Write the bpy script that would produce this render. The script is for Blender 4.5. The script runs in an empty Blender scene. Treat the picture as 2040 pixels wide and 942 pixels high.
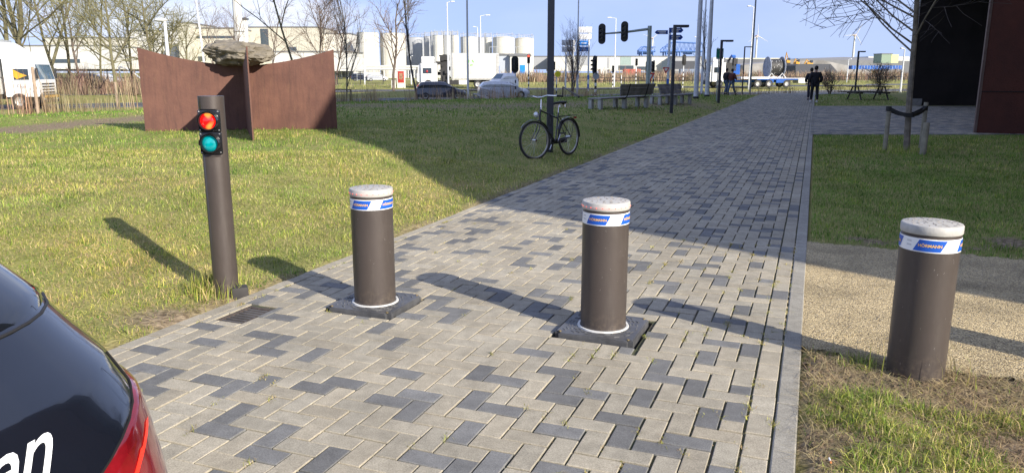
import bpy, bmesh, math, random
import numpy as np
from mathutils import Vector, Matrix, noise
R = math.radians
random.seed(7)
rng = np.random.default_rng(11)
SC = bpy.context.scene
COL = SC.collection

# ------------------------------------------------------------------ camera, sky, sun, exposure
CAM_H, FPX, PITCH = 1.52, 1510.0, math.atan(326 / 1510)
cd = bpy.data.cameras.new('camera'); cam = bpy.data.objects.new('camera', cd); COL.objects.link(cam)
cam.location = (0, 0, CAM_H); cam.rotation_euler = (math.pi / 2 - PITCH, 0, 0)
cd.sensor_width = 36; cd.lens = 36 * FPX / 2040; cd.clip_start = 0.05; cd.clip_end = 9000
SC.camera = cam
SUN_AZ, SUN_EL = 136.2, 25.5          # degrees clockwise from +Y, and height
w = bpy.data.worlds.new('World'); SC.world = w; w.use_nodes = True
nt = w.node_tree; N = nt.nodes; Lk = nt.links
bg = N['Background']; bg.inputs[1].default_value = 0.13
sky = N.new('ShaderNodeTexSky'); sky.sky_type = 'NISHITA'; sky.sun_disc = False
sky.sun_elevation = R(SUN_EL); sky.sun_rotation = R(SUN_AZ)
sky.air_density = 1.0; sky.dust_density = 0.6; sky.ozone_density = 3.0; sky.altitude = 0
tcw = N.new('ShaderNodeTexCoord')
mpw = N.new('ShaderNodeMapping'); mpw.inputs['Scale'].default_value = (1, 1, 2.6)
nzw = N.new('ShaderNodeTexNoise'); nzw.inputs['Scale'].default_value = 3.2; nzw.inputs['Detail'].default_value = 7; nzw.inputs['Roughness'].default_value = .55
rpw = N.new('ShaderNodeValToRGB'); rpw.color_ramp.elements[0].position = .44; rpw.color_ramp.elements[1].position = .62
dotw = N.new('ShaderNodeVectorMath'); dotw.operation = 'DOT_PRODUCT'; dotw.inputs[1].default_value = Vector((-.43, .90, .16)).normalized()
mrw = N.new('ShaderNodeMapRange'); mrw.inputs[1].default_value = .94; mrw.inputs[2].default_value = .995; mrw.inputs[3].default_value = .10; mrw.inputs[4].default_value = 1.0
mulw = N.new('ShaderNodeMath'); mulw.operation = 'MULTIPLY'
mixw = N.new('ShaderNodeMixRGB'); mixw.inputs[2].default_value = (4.6, 4.8, 5.2, 1)
hsw = N.new('ShaderNodeMixRGB'); hsw.blend_type = 'MULTIPLY'; hsw.inputs[0].default_value = 1; hsw.inputs[2].default_value = (.98, .95, 1.05, 1)
palw = N.new('ShaderNodeMixRGB'); palw.inputs[0].default_value = .60; palw.inputs[2].default_value = (2.45, 2.85, 4.35, 1)
vsc = N.new('ShaderNodeVectorMath'); vsc.operation = 'MULTIPLY_ADD'; vsc.inputs[1].default_value = (1, 1, .75); vsc.inputs[2].default_value = (0, 0, .24)
nrmw = N.new('ShaderNodeVectorMath'); nrmw.operation = 'NORMALIZE'; Lk.new(tcw.outputs['Generated'], vsc.inputs[0]); Lk.new(vsc.outputs[0], nrmw.inputs[0]); Lk.new(nrmw.outputs[0], sky.inputs[0])
Lk.new(tcw.outputs['Generated'], mpw.inputs[0]); Lk.new(mpw.outputs[0], nzw.inputs[0]); Lk.new(nzw.outputs[0], rpw.inputs[0])
Lk.new(tcw.outputs['Generated'], dotw.inputs[0]); Lk.new(dotw.outputs['Value'], mrw.inputs[0])
Lk.new(rpw.outputs[0], mulw.inputs[0]); Lk.new(mrw.outputs[0], mulw.inputs[1]); Lk.new(mulw.outputs[0], mixw.inputs[0])
Lk.new(sky.outputs[0], hsw.inputs[1]); Lk.new(hsw.outputs[0], palw.inputs[1]); Lk.new(palw.outputs[0], mixw.inputs[1]); Lk.new(mixw.outputs[0], bg.inputs[0])
sd = bpy.data.lights.new('sun', 'SUN'); sd.energy = 4.5; sd.angle = R(.5); sd.color = (1, .915, .78)
so = bpy.data.objects.new('sun', sd); COL.objects.link(so)
sv = Vector((math.sin(R(SUN_AZ)) * math.cos(R(SUN_EL)), math.cos(R(SUN_AZ)) * math.cos(R(SUN_EL)), math.sin(R(SUN_EL))))
so.rotation_euler = (-sv).to_track_quat('-Z', 'Y').to_euler(); so.location = (20, -20, 20)
SC.view_settings.view_transform = 'Standard'; SC.view_settings.look = 'None'
SC.view_settings.gamma = 1; SC.view_settings.use_curve_mapping = False
SC.view_settings.exposure = 0.88

# ------------------------------------------------------------------ terrain shape and surveying helpers
PD = (.3650, .9310); PL = (-.9310, .3650); P0 = (-.36, 8.9); PW = 3.63
PANG = math.atan2(PD[1], PD[0]) - math.pi / 2
def smooth(a, b, t):
    t = min(1, max(0, (t - a) / (b - a))); return t * t * (3 - 2 * t)
def dl(x, y): return (x - P0[0]) * PL[0] + (y - P0[1]) * PL[1]
def pb(x, y): return (x - P0[0]) * PD[0] + (y - P0[1]) * PD[1]
def path_pt(a, b):
    return (P0[0] + PD[0] * b - PL[0] * a, P0[1] + PD[1] * b - PL[1] * a)
EX = [-3000, -60, -17.6, -8, 3, 12.5, 18, 27, 45, 3000]; EY = [0, 6, 25.0, 37.5, 45, 50.5, 54.5, 60.5, 71, 1200]
def lawn_edge(x): return float(np.interp(x, EX, EY))
def road1y(x): return 65 + .60 * (x + 6)
def road2y(x): return 88 + .56 * (x + 6)
def height(x, y):
    e = lawn_edge(x); h = .27 * smooth(.30, 3.6, dl(x, y)) if dl(x, y) > 0 else 0.0
    h *= 1 - smooth(e - 8, e - 1, y) * .5
    h = h + (-.65 - h) * smooth(e, e + 4.5, y)
    r2 = road2y(x)
    h = h + .28 * smooth(r2 - 13, r2 - 6, y) + .27 * smooth(r2 + 6, r2 + 16, y)
    if abs(x) < 14 and y < 45:
        on_path = -.012 < -dl(x, y) < PW + .012
        if not on_path and y < 16:
            h += .012 * noise.noise(Vector((x * 1.3, y * 1.3, 0))) + .008 * noise.noise(Vector((x * 5, y * 5, 3)))
    return h
def ray(px, py):
    s, c = math.sin(PITCH), math.cos(PITCH); u = (px - 1020) / FPX; v = (py - 471) / FPX
    return (u, c - v * s, -s - v * c)
def at(px, py, Y):                      # world X and Z of a sight line at distance Y
    r = ray(px, py); t = Y / r[1]; return r[0] * t, CAM_H + r[2] * t
def G(px, py):                          # where a sight line meets the ground
    r = ray(px, py); z = 0.0; p = (0, 0)
    for i in range(40):
        t = (CAM_H - z) / max(1e-4, -r[2]); p = (r[0] * t, r[1] * t); z = z * .5 + .5 * height(*p)
    return p[0], p[1], height(*p)
def gz(x, y): return (x, y, height(x, y))

# ------------------------------------------------------------------ materials
MATS = {}
def mat(name, col, rough=.6, metal=0.0, var=.12, scale=6.0, bump=0.0, bscale=60.0, col2=None, spec=None, coat=0.0, emit=None, estr=0, attr=None, alpha=None, trans=0):
    if name in MATS: return MATS[name]
    m = bpy.data.materials.new(name); m.use_nodes = True; t = m.node_tree; n = t.nodes; l = t.links
    b = n['Principled BSDF']; b.inputs['Roughness'].default_value = rough; b.inputs['Metallic'].default_value = metal
    if spec is not None: b.inputs['Specular IOR Level'].default_value = spec
    if coat: b.inputs['Coat Weight'].default_value = coat; b.inputs['Coat Roughness'].default_value = .03
    tc = n.new('ShaderNodeTexCoord'); nz = n.new('ShaderNodeTexNoise'); nz.inputs['Scale'].default_value = scale; nz.inputs['Detail'].default_value = 5
    nz.inputs['Roughness'].default_value = .65
    l.new(tc.outputs['Object'], nz.inputs['Vector'])
    mx = n.new('ShaderNodeMixRGB'); c2 = col2 if col2 else tuple(c * (1 - var * 1.6) for c in col)
    c1 = col if col2 else tuple(min(1, c * (1 + var)) for c in col)
    mx.inputs[1].default_value = (*c1, 1); mx.inputs[2].default_value = (*c2, 1)
    rp = n.new('ShaderNodeMapRange'); rp.inputs[1].default_value = .35; rp.inputs[2].default_value = .65
    l.new(nz.outputs[0], rp.inputs[0]); l.new(rp.outputs[0], mx.inputs[0])
    out = mx.outputs[0]
    if attr:
        at_ = n.new('ShaderNodeAttribute'); at_.attribute_name = attr
        mm = n.new('ShaderNodeMixRGB'); mm.blend_type = 'MULTIPLY'; mm.inputs[0].default_value = 1
        l.new(out, mm.inputs[1]); l.new(at_.outputs['Color'], mm.inputs[2]); out = mm.outputs[0]
    l.new(out, b.inputs['Base Color'])
    if bump:
        nb = n.new('ShaderNodeTexNoise'); nb.inputs['Scale'].default_value = bscale; nb.inputs['Detail'].default_value = 4
        l.new(tc.outputs['Object'], nb.inputs['Vector'])
        bp = n.new('ShaderNodeBump'); bp.inputs['Strength'].default_value = bump; bp.inputs['Distance'].default_value = .02
        l.new(nb.outputs[0], bp.inputs['Height']); l.new(bp.outputs[0], b.inputs['Normal'])
    if emit: b.inputs['Emission Color'].default_value = (*emit, 1); b.inputs['Emission Strength'].default_value = estr
    if trans: b.inputs['Transmission Weight'].default_value = trans
    if alpha is not None: b.inputs['Alpha'].default_value = alpha
    MATS[name] = m; return m

# ------------------------------------------------------------------ mesh builder
class MB:
    def __init__(s): s.v = []; s.f = []; s.T = Matrix.Identity(4)
    def add(s, vs, fs):
        o = len(s.v); T = s.T
        s.v.extend(tuple(T @ Vector(p)) for p in vs); s.f.extend(tuple(i + o for i in f) for f in fs)
    def box(s, c, d, rz=0, tilt=None, taper=1.0):
        x, y, z = d[0] / 2, d[1] / 2, d[2] / 2; k = taper
        vs = [(-x, -y, -z), (x, -y, -z), (x, y, -z), (-x, y, -z), (-x * k, -y * k, z), (x * k, -y * k, z), (x * k, y * k, z), (-x * k, y * k, z)]
        M = Matrix.Translation(c) @ Matrix.Rotation(rz, 4, 'Z')
        if tilt: M = M @ Matrix.Rotation(tilt[0], 4, 'X') @ Matrix.Rotation(tilt[1], 4, 'Y')
        s.add([M @ Vector(p) for p in vs], [(0, 3, 2, 1), (4, 5, 6, 7), (0, 1, 5, 4), (1, 2, 6, 5), (2, 3, 7, 6), (3, 0, 4, 7)]); return s
    def bbox(s, c, d, bev=.01, rz=0):            # box with chamfered edges
        x, y, z = d[0] / 2, d[1] / 2, d[2] / 2; b = min(bev, x * .9, y * .9, z * .9)
        bm = bmesh.new(); bmesh.ops.create_cube(bm, size=1); bmesh.ops.scale(bm, vec=d, verts=bm.verts)
        bmesh.ops.bevel(bm, geom=bm.edges[:], offset=b, segments=2, affect='EDGES', profile=.7)
        M = Matrix.Translation(c) @ Matrix.Rotation(rz, 4, 'Z')
        bm.verts.index_update()
        s.add([M @ v.co for v in bm.verts], [tuple(v.index for v in f.verts) for f in bm.faces]); bm.free(); return s
    def tube(s, pts, rad, n=8, caps=True, flat=1.0):
        pts = [Vector(p) for p in pts]; k = len(pts)
        if not hasattr(rad, '__len__'): rad = [rad] * k
        vs = []; up = None
        for i, p in enumerate(pts):
            d = (pts[min(i + 1, k - 1)] - pts[max(i - 1, 0)])
            if d.length < 1e-9: d = Vector((0, 0, 1))
            d.normalize()
            if up is None:
                up = Vector((0, 0, 1)) if abs(d.z) < .9 else Vector((1, 0, 0))
            a = d.cross(up)
            if a.length < 1e-6: a = d.cross(Vector((0, 1, 0)))
            a.normalize(); b = a.cross(d).normalized(); up = b
            for j in range(n):
                t = 2 * math.pi * j / n
                vs.append(p + (a * math.cos(t) + b * math.sin(t) * flat) * rad[i])
        fs = [(i * n + j, i * n + (j + 1) % n, (i + 1) * n + (j + 1) % n, (i + 1) * n + j) for i in range(k - 1) for j in range(n)]
        if caps: fs += [tuple(range(n))[::-1], tuple((k - 1) * n + j for j in range(n))]
        s.add(vs, fs); return s
    def lathe(s, prof, n=48, c=(0, 0, 0), ang=None):
        a0, a1 = ang if ang else (0, 2 * math.pi); full = ang is None
        m = n if full else n + 1; vs = []
        for r, z in prof:
            for j in range(m):
                t = a0 + (a1 - a0) * j / n; vs.append((c[0] + r * math.cos(t), c[1] + r * math.sin(t), c[2] + z))
        fs = []
        for i in range(len(prof) - 1):
            for j in range(n):
                j2 = (j + 1) % m if full else j + 1
                fs.append((i * m + j, i * m + j2, (i + 1) * m + j2, (i + 1) * m + j))
        s.add(vs, fs); return s
    def disc(s, c, r, n=32, nz=1):
        s.add([(c[0] + r * math.cos(2 * math.pi * j / n), c[1] + r * math.sin(2 * math.pi * j / n), c[2]) for j in range(n)], [tuple(range(n)) if nz > 0 else tuple(range(n))[::-1]]); return s
    def prism(s, poly, y0, y1):                  # polygon in XZ, pushed along Y
        k = len(poly); vs = [(p[0], y0, p[1]) for p in poly] + [(p[0], y1, p[1]) for p in poly]
        s.add(vs, [tuple(range(k)), tuple(range(k, 2 * k))[::-1]] + [(i, i + k, (i + 1) % k + k, (i + 1) % k) for i in range(k)]); return s
    def slab(s, poly, z0, z1):                   # polygon in XY, pushed along Z
        k = len(poly); vs = [(p[0], p[1], z0) for p in poly] + [(p[0], p[1], z1) for p in poly]
        s.add(vs, [tuple(range(k))[::-1], tuple(range(k, 2 * k))] + [(i, (i + 1) % k, (i + 1) % k + k, i + k) for i in range(k)]); return s
    def sphere(s, c, r, n=12, m=8, sc=(1, 1, 1)):
        vs = []
        for i in range(m + 1):
            ph = math.pi * i / m
            for j in range(n):
                t = 2 * math.pi * j / n
                vs.append((c[0] + r * sc[0] * math.sin(ph) * math.cos(t), c[1] + r * sc[1] * math.sin(ph) * math.sin(t), c[2] + r * sc[2] * math.cos(ph)))
        s.add(vs, [(i * n + j, (i + 1) * n + j, (i + 1) * n + (j + 1) % n, i * n + (j + 1) % n) for i in range(m) for j in range(n)]); return s
    def text(s, body, size, place, depth=.0, bold=0.0, shear=0.0):   # place(x, y) -> world point
        cu = bpy.data.curves.new('lettering', 'FONT'); cu.body = body; cu.size = size; cu.align_x = 'CENTER'; cu.align_y = 'CENTER'
        cu.offset = bold; cu.shear = shear; cu.resolution_u = 4
        o = bpy.data.objects.new('lettering', cu); COL.objects.link(o)
        dg = bpy.context.evaluated_depsgraph_get(); me = o.evaluated_get(dg).to_mesh()
        bm = bmesh.new(); bm.from_mesh(me)
        xs = [v.co.x for v in bm.verts]
        bmesh.ops.triangulate(bm, faces=bm.faces)
        mx = size * .12
        for _ in range(3):
            es = [e for e in bm.edges if e.calc_length() > mx]
            if not es: break
            bmesh.ops.subdivide_edges(bm, edges=es, cuts=1); bmesh.ops.triangulate(bm, faces=bm.faces)
        bm.verts.index_update()
        s.add([place(v.co.x, v.co.y) for v in bm.verts], [tuple(v.index for v in f.verts) for f in bm.faces])
        bm.free(); bpy.data.objects.remove(o); bpy.data.curves.remove(cu); return s
    def build(s, name, m, parent=None, smooth=True, loc=None, rz=0, sharp=35, cols=None, clean=False):
        me = bpy.data.meshes.new(name); me.from_pydata(s.v, [], s.f); me.update()
        if clean:
            bm = bmesh.new(); bm.from_mesh(me); bmesh.ops.recalc_face_normals(bm, faces=bm.faces); bm.to_mesh(me); bm.free()
        if smooth and me.polygons:
            me.polygons.foreach_set('use_smooth', [True] * len(me.polygons)); me.set_sharp_from_angle(angle=R(sharp))
        me.materials.append(m)
        o = bpy.data.objects.new(name, me); COL.objects.link(o)
        if parent: o.parent = parent
        if loc: o.location = loc
        if rz: o.rotation_euler = (0, 0, rz)
        return o
def tag(o, label=None, cat=None, group=None, kind=None):
    if label: o['label'] = label
    if cat: o['category'] = cat
    if group: o['group'] = group
    if kind: o['kind'] = kind
    return o
def thing(name, label, cat, loc=(0, 0, 0), rz=0, group=None):
    o = bpy.data.objects.new(name, None); COL.objects.link(o); o.location = loc; o.rotation_euler = (0, 0, rz); o.empty_display_size = .2
    return tag(o, label, cat, group)
def kids(o): return [c for c in COL.objects if c.parent == o]
def dup(o, loc, rz=None, label=None, parent=None, scale=None):
    c = o.copy(); COL.objects.link(c)
    if parent: c.parent = parent
    else:
        c.location = loc
        if rz is not None: c.rotation_euler = (0, 0, rz)
        if scale: c.scale = scale
        if label: c['label'] = label
    for ch in kids(o): dup(ch, None, parent=c)
    return c

# ================================================================== GROUND
def axis(dense0, dense1, step, lo, hi, grow=1.12, cap=400):
    a = list(np.arange(dense0, dense1, step)); s = step; p = a[-1]
    while p < hi: s = min(s * grow, cap); p += s; a.append(p)
    s = step; p = a[0]; pre = []
    while p > lo: s = min(s * grow, cap); p -= s; pre.append(p)
    return np.array(pre[::-1] + a)
def fnoise(x, y, s=1.0, o=0): return noise.fractal(Vector((x * s, y * s, o)), 1.0, 2.0, 4)
GRAVEL = [(1.52, 4.12), (2.0, 3.86), (2.6, 3.58), (3.6, 3.15), (5.4, 2.0), (8.3, 2.2), (7.0, 4.9), (4.29, 6.16), (3.4, 6.5), (2.6, 6.9)]
def in_poly(x, y, P):
    c = False; j = len(P) - 1
    for i in range(len(P)):
        if (P[i][1] > y) != (P[j][1] > y) and x < (P[j][0] - P[i][0]) * (y - P[i][1]) / (P[j][1] - P[i][1]) + P[i][0]: c = not c
        j = i
    return c
def seg_d(x, y, pts):
    b = 1e9
    for (ax, ay), (bx, by) in zip(pts, pts[1:]):
        dx, dy = bx - ax, by - ay; t = max(0, min(1, ((x - ax) * dx + (y - ay) * dy) / (dx * dx + dy * dy)))
        b = min(b, math.hypot(x - ax - t * dx, y - ay - t * dy))
    return b
TRACK = [(-18, 13.2), (-11.2, 16.6), (-10.6, 20.5), (-9.6, 26), (-9.4, 30)]       # trodden line across the lawn
TRACK2 = [(-6, 30), (-1, 29), (3, 31), (8, 36)]
def bare(x, y):                          # 0 grass .. 1 bare soil
    v = 0.0; n = fnoise(x, y, 1.1, 4)
    v = max(v, 1 - smooth(.6, 1.4, seg_d(x, y, TRACK) + n * .35))
    v = max(v, .75 * (1 - smooth(.7, 3.0, seg_d(x, y, TRACK2) + n * .8)))
    v = max(v, 1 - smooth(.14, .48, math.hypot((x + 2.15), (y - 4.55) * 1.5) + n * .25))
    d = dl(x, y)
    if d > 0: v = max(v, .85 * (1 - smooth(.0, .26, d + n * .14)))
    if d < -PW and y < 7:
        v = max(v, smooth(.05, .4, fnoise(x, y, 2.1, 9) + .12))
        v = max(v, .9 * (1 - smooth(.25, .7, math.hypot(x - 2.2, y - 3.55) + n * .2)))
    return min(1, v)
GRASS_M = None
def ground_material():
    m = bpy.data.materials.new('ground'); m.use_nodes = True; t = m.node_tree; n = t.nodes; l = t.links; b = n['Principled BSDF']; b.inputs['Roughness'].default_value = .95
    b.inputs['Specular IOR Level'].default_value = .1
    tc = n.new('ShaderNodeTexCoord')
    def nz(s, d=5): q = n.new('ShaderNodeTexNoise'); q.inputs['Scale'].default_value = s; q.inputs['Detail'].default_value = d; l.new(tc.outputs['Object'], q.inputs['Vector']); return q.outputs[0]
    def ramp(src, a, b_, ca, cb):
        r = n.new('ShaderNodeValToRGB'); r.color_ramp.elements[0].position = a; r.color_ramp.elements[1].position = b_
        r.color_ramp.elements[0].color = (*ca, 1); r.color_ramp.elements[1].color = (*cb, 1); l.new(src, r.inputs[0]); return r.outputs[0]
    g1 = ramp(nz(1.3), .35, .65, (.19, .22, .045), (.36, .32, .11)); g2 = ramp(nz(38), .3, .7, (.09, .10, .03), (.34, .31, .14))
    gm = n.new('ShaderNodeMixRGB'); gm.inputs[0].default_value = .5; l.new(g1, gm.inputs[1]); l.new(g2, gm.inputs[2])
    s1 = ramp(nz(22, 8), .3, .72, (.09, .066, .042), (.38, .30, .20))
    at_ = n.new('ShaderNodeAttribute'); at_.attribute_name = 'bare'
    mx = n.new('ShaderNodeMixRGB'); l.new(at_.outputs['Fac'], mx.inputs[0]); l.new(gm.outputs[0], mx.inputs[1]); l.new(s1, mx.inputs[2])
    l.new(mx.outputs[0], b.inputs['Base Color'])
    bp = n.new('ShaderNodeBump'); bp.inputs['Strength'].default_value = .8; bp.inputs['Distance'].default_value = .02; l.new(nz(45, 8), bp.inputs['Height']); l.new(bp.outputs[0], b.inputs['Normal'])
    return m
def grid_mesh(name, xs, ys, hf, m, attr=None):
    nx, ny = len(xs), len(ys); v = np.zeros((ny, nx, 3)); av = np.zeros((ny, nx))
    for j, y in enumerate(ys):
        for i, x in enumerate(xs):
            v[j, i] = (x, y, hf(x, y))
            if attr: av[j, i] = attr(x, y)
    idx = np.arange(nx * ny).reshape(ny, nx)
    f = np.stack([idx[:-1, :-1], idx[:-1, 1:], idx[1:, 1:], idx[1:, :-1]], -1).reshape(-1, 4)
    me = bpy.data.meshes.new(name); me.from_pydata(v.reshape(-1, 3).tolist(), [], f.tolist())
    if attr: a = me.attributes.new('bare', 'FLOAT', 'POINT'); a.data.foreach_set('value', av.ravel())
    me.polygons.foreach_set('use_smooth', [True] * len(me.polygons)); me.materials.append(m)
    o = bpy.data.objects.new(name, me); COL.objects.link(o); return o
def ground_h(x, y):
    h = height(x, y); d = -dl(x, y)
    if -.10 < d < PW + .05 and -12 < pb(x, y) < 51: h -= .06 * min(1, smooth(-.10, .02, d), ) * (1 - smooth(PW - .04, PW + .05, d))
    if 1 < x < 9 and 1 < y < 8 and in_poly(x, y, GRAVEL): h -= .024
    return h
xs = axis(-5, 6.5, .09, -3200, 3200); ys = axis(1.5, 10, .09, -400, 4200)
ground = grid_mesh('ground', xs, ys, ground_h, ground_material(), lambda x, y: bare(x, y) if (abs(x) < 25 and 1 < y < 45) else 0)
tag(ground, kind='structure')

# gravel side path
def gravel_mat():
    m = bpy.data.materials.new('gravel_path'); m.use_nodes = True; t = m.node_tree; n = t.nodes; l = t.links; b = n['Principled BSDF']; b.inputs['Roughness'].default_value = .9
    tc = n.new('ShaderNodeTexCoord'); vo = n.new('ShaderNodeTexVoronoi'); vo.inputs['Scale'].default_value = 140; l.new(tc.outputs['Object'], vo.inputs['Vector'])
    r = n.new('ShaderNodeValToRGB'); r.color_ramp.elements[0].color = (.19, .145, .085, 1); r.color_ramp.elements[1].color = (.66, .55, .33, 1); r.color_ramp.elements[0].position = .15; r.color_ramp.elements[1].position = .8
    l.new(vo.outputs['Color'], r.inputs[0])
    nz = n.new('ShaderNodeTexNoise'); nz.inputs['Scale'].default_value = 2.2; nz.inputs['Detail'].default_value = 6; l.new(tc.outputs['Object'], nz.inputs['Vector'])
    r2 = n.new('ShaderNodeValToRGB'); r2.color_ramp.elements[0].color = (.62, .60, .56, 1); r2.color_ramp.elements[1].color = (1.08, 1.05, 1.0, 1); r2.color_ramp.elements[0].position = .3; r2.color_ramp.elements[1].position = .6
    l.new(nz.outputs[0], r2.inputs[0])
    mm = n.new('ShaderNodeMixRGB'); mm.blend_type = 'MULTIPLY'; mm.inputs[0].default_value = 1; l.new(r.outputs[0], mm.inputs[1]); l.new(r2.outputs[0], mm.inputs[2]); l.new(mm.outputs[0], b.inputs['Base Color'])
    bp = n.new('ShaderNodeBump'); bp.inputs['Strength'].default_value = .9; bp.inputs['Distance'].default_value = .006; bp.invert = True; l.new(vo.outputs['Distance'], bp.inputs['Height']); l.new(bp.outputs[0], b.inputs['Normal'])
    return m
gm_ = gravel_mat()
def clip_grid(poly, step, z, name, m):
    x0, x1 = min(p[0] for p in poly), max(p[0] for p in poly); y0, y1 = min(p[1] for p in poly), max(p[1] for p in poly)
    mb = MB(); nx = int((x1 - x0) / step); ny = int((y1 - y0) / step); idm = {}
    def vid(i, j):
        if (i, j) not in idm:
            x, y = x0 + i * step, y0 + j * step; idm[(i, j)] = len(mb.v); mb.v.append((x, y, max(height(x, y) * 0, 0) + z + .004 * fnoise(x, y, .8, 2)))
        return idm[(i, j)]
    for i in range(nx):
        for j in range(ny):
            cx, cy = x0 + (i + .5) * step, y0 + (j + .5) * step
            if in_poly(cx + .10 * fnoise(cx, cy, 3, 7), cy + .10 * fnoise(cx, cy, 3, 8), poly) and -dl(cx, cy) > PW - .10: mb.f.append((vid(i, j), vid(i + 1, j), vid(i + 1, j + 1), vid(i, j + 1)))
    return mb.build(name, m)
tag(clip_grid(GRAVEL, .05, -.005, 'gravel_path', gm_), kind='structure')

# roads
asph = mat('asphalt', (.075, .075, .078), .85, var=.2, scale=1.2, bump=.2, bscale=30)
def ribbon(name, cy, half, m, x0, x1, dz, step=3.0, kind='structure'):
    mb = MB(); xs_ = np.arange(x0, x1, step); 
    for x in xs_:
        for o in (-half, half): mb.v.append((x, cy(x) + o, height(x, cy(x)) + dz))
    for i in range(len(xs_) - 1): mb.f.append((2 * i, 2 * i + 2, 2 * i + 3, 2 * i + 1))
    o = mb.build(name, m); return tag(o, kind=kind)
ribbon('road', road1y, 4.6, asph, -60, 160, .012)
ribbon('road', road2y, 5.2, asph, -120, 220, .012)
bikem = mat('bike_path_asphalt', (.27, .20, .17), .9, var=.15, scale=1)
ribbon('cycle_path', lambda x: road2y(x) + 24, 1.6, bikem, -120, 220, .012)
wl = mat('road_paint', (.75, .75, .73), .7)
for cy, hw, dash in ((lambda x: road1y(x), .09, True), (lambda x: road1y(x) - 4.1, .09, False), (lambda x: road1y(x) + 4.1, .09, False), (lambda x: road2y(x) - 4.6, .1, False), (lambda x: road2y(x), .1, True)):
    mb = MB()
    for x in np.arange(-58, 150, 3.0):
        if dash and int(x / 3) % 2: continue
        k = len(mb.v)
        for xx in (x, x + 3.0):
            for o in (-hw, hw): mb.v.append((xx, cy(xx) + o, height(xx, cy(xx)) + .018))
        mb.f.append((k, k + 2, k + 3, k + 1))
    tag(mb.build('road_marking', wl), kind='structure')

# ================================================================== PAVING: every brick is real
PITS = []                                   # (a0, a1, b0, b1) openings in path coordinates
def to_ab(x, y): return -dl(x, y), pb(x, y)
BOL = [(-.917, 4.883), (.552, 4.382), (2.096, 3.709), (3.72, 3.17)]
for bx, by in BOL[:2]:
    a, b = to_ab(bx, by); PITS.append((a - .255, a + .255, b - .25, b + .25))
GR = to_ab(-1.72, 4.68); PITS.append((GR[0] - .108, GR[0] + .108, GR[1] - .165, GR[1] + .165))
def brick_material():
    m = bpy.data.materials.new('paver'); m.use_nodes = True; t = m.node_tree; n = t.nodes; l = t.links; b = n['Principled BSDF']; b.inputs['Roughness'].default_value = .82; b.inputs['Specular IOR Level'].default_value = .35
    tc = n.new('ShaderNodeTexCoord'); a = n.new('ShaderNodeAttribute'); a.attribute_name = 'Col'
    def nz(s, d, r=.6): q = n.new('ShaderNodeTexNoise'); q.inputs['Scale'].default_value = s; q.inputs['Detail'].default_value = d; q.inputs['Roughness'].default_value = r; l.new(tc.outputs['Object'], q.inputs['Vector']); return q.outputs[0]
    def ramp(src, p0, p1, c0, c1):
        r = n.new('ShaderNodeValToRGB'); r.color_ramp.elements[0].position = p0; r.color_ramp.elements[1].position = p1; r.color_ramp.elements[0].color = (c0, c0, c0, 1); r.color_ramp.elements[1].color = (c1, c1, c1, 1); l.new(src, r.inputs[0]); return r.outputs[0]
    def mul(x, y): q = n.new('ShaderNodeMixRGB'); q.blend_type = 'MULTIPLY'; q.inputs[0].default_value = 1; l.new(x, q.inputs[1]); l.new(y, q.inputs[2]); return q.outputs[0]
    c = mul(a.outputs['Color'], ramp(nz(160, 3, .8), .3, .7, .58, 1.28)); c = mul(c, ramp(nz(1.1, 6), .3, .7, .76, 1.1)); c = mul(c, ramp(nz(14, 5), .3, .75, .80, 1.12))
    l.new(c, b.inputs['Base Color'])
    bp = n.new('ShaderNodeBump'); bp.inputs['Strength'].default_value = .5; bp.inputs['Distance'].default_value = .004; l.new(nz(220, 3), bp.inputs['Height']); l.new(bp.outputs[0], b.inputs['Normal'])
    return m
PAV = brick_material()
class Bricks:
    def __init__(s): s.v = []; s.f = []; s.c = []
    def add(s, a0, a1, b0, b1, col, frame, gap=.004, bev=.003, hq=True, jit=1.0, z=0.0):
        g = gap / 2; A0, A1, B0, B1 = a0 + g, a1 - g, b0 + g, b1 - g; k = len(s.v)
        ja, jb = (random.uniform(-1, 1) * .0018 * jit for _ in range(2)); rot = random.uniform(-1, 1) * .007 * jit
        dz = random.uniform(-1, 1) * .0018 * jit + z; ta, tb = (random.uniform(-1, 1) * .010 * jit for _ in range(2))
        ca, cb = (A0 + A1) / 2, (B0 + B1) / 2
        def P(a, b, zz):
            x, y = a - ca, b - cb; zz += dz + x * ta + y * tb
            p = frame(ca + ja + x - y * rot, cb + jb + y + x * rot); return (p[0], p[1], zz)
        if hq:
            s.v += [P(A0 + bev, B0 + bev, 0), P(A1 - bev, B0 + bev, 0), P(A1 - bev, B1 - bev, 0), P(A0 + bev, B1 - bev, 0), P(A0, B0, -.003), P(A1, B0, -.003), P(A1, B1, -.003), P(A0, B1, -.003), P(A0, B0, -.05), P(A1, B0, -.05), P(A1, B1, -.05), P(A0, B1, -.05)]
            s.f += [tuple(k + i for i in q) for q in ((0, 1, 2, 3), (4, 5, 1, 0), (5, 6, 2, 1), (6, 7, 3, 2), (7, 4, 0, 3), (8, 9, 5, 4), (9, 10, 6, 5), (10, 11, 7, 6), (11, 8, 4, 7))]; s.c += [col] * 12
        else:
            s.v += [P(A0, B0, 0), P(A1, B0, 0), P(A1, B1, 0), P(A0, B1, 0)]; s.f.append((k, k + 1, k + 2, k + 3)); s.c += [col] * 4
    def build(s, name, m):
        me = bpy.data.meshes.new(name); me.from_pydata(s.v, [], s.f); ca = me.attributes.new('Col', 'FLOAT_COLOR', 'POINT')
        ca.data.foreach_set('color', np.array([(*c, 1) for c in s.c], dtype=np.float32).ravel()); me.materials.append(m)
        o = bpy.data.objects.new(name, me); COL.objects.link(o); return o
DARKC = {}
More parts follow.
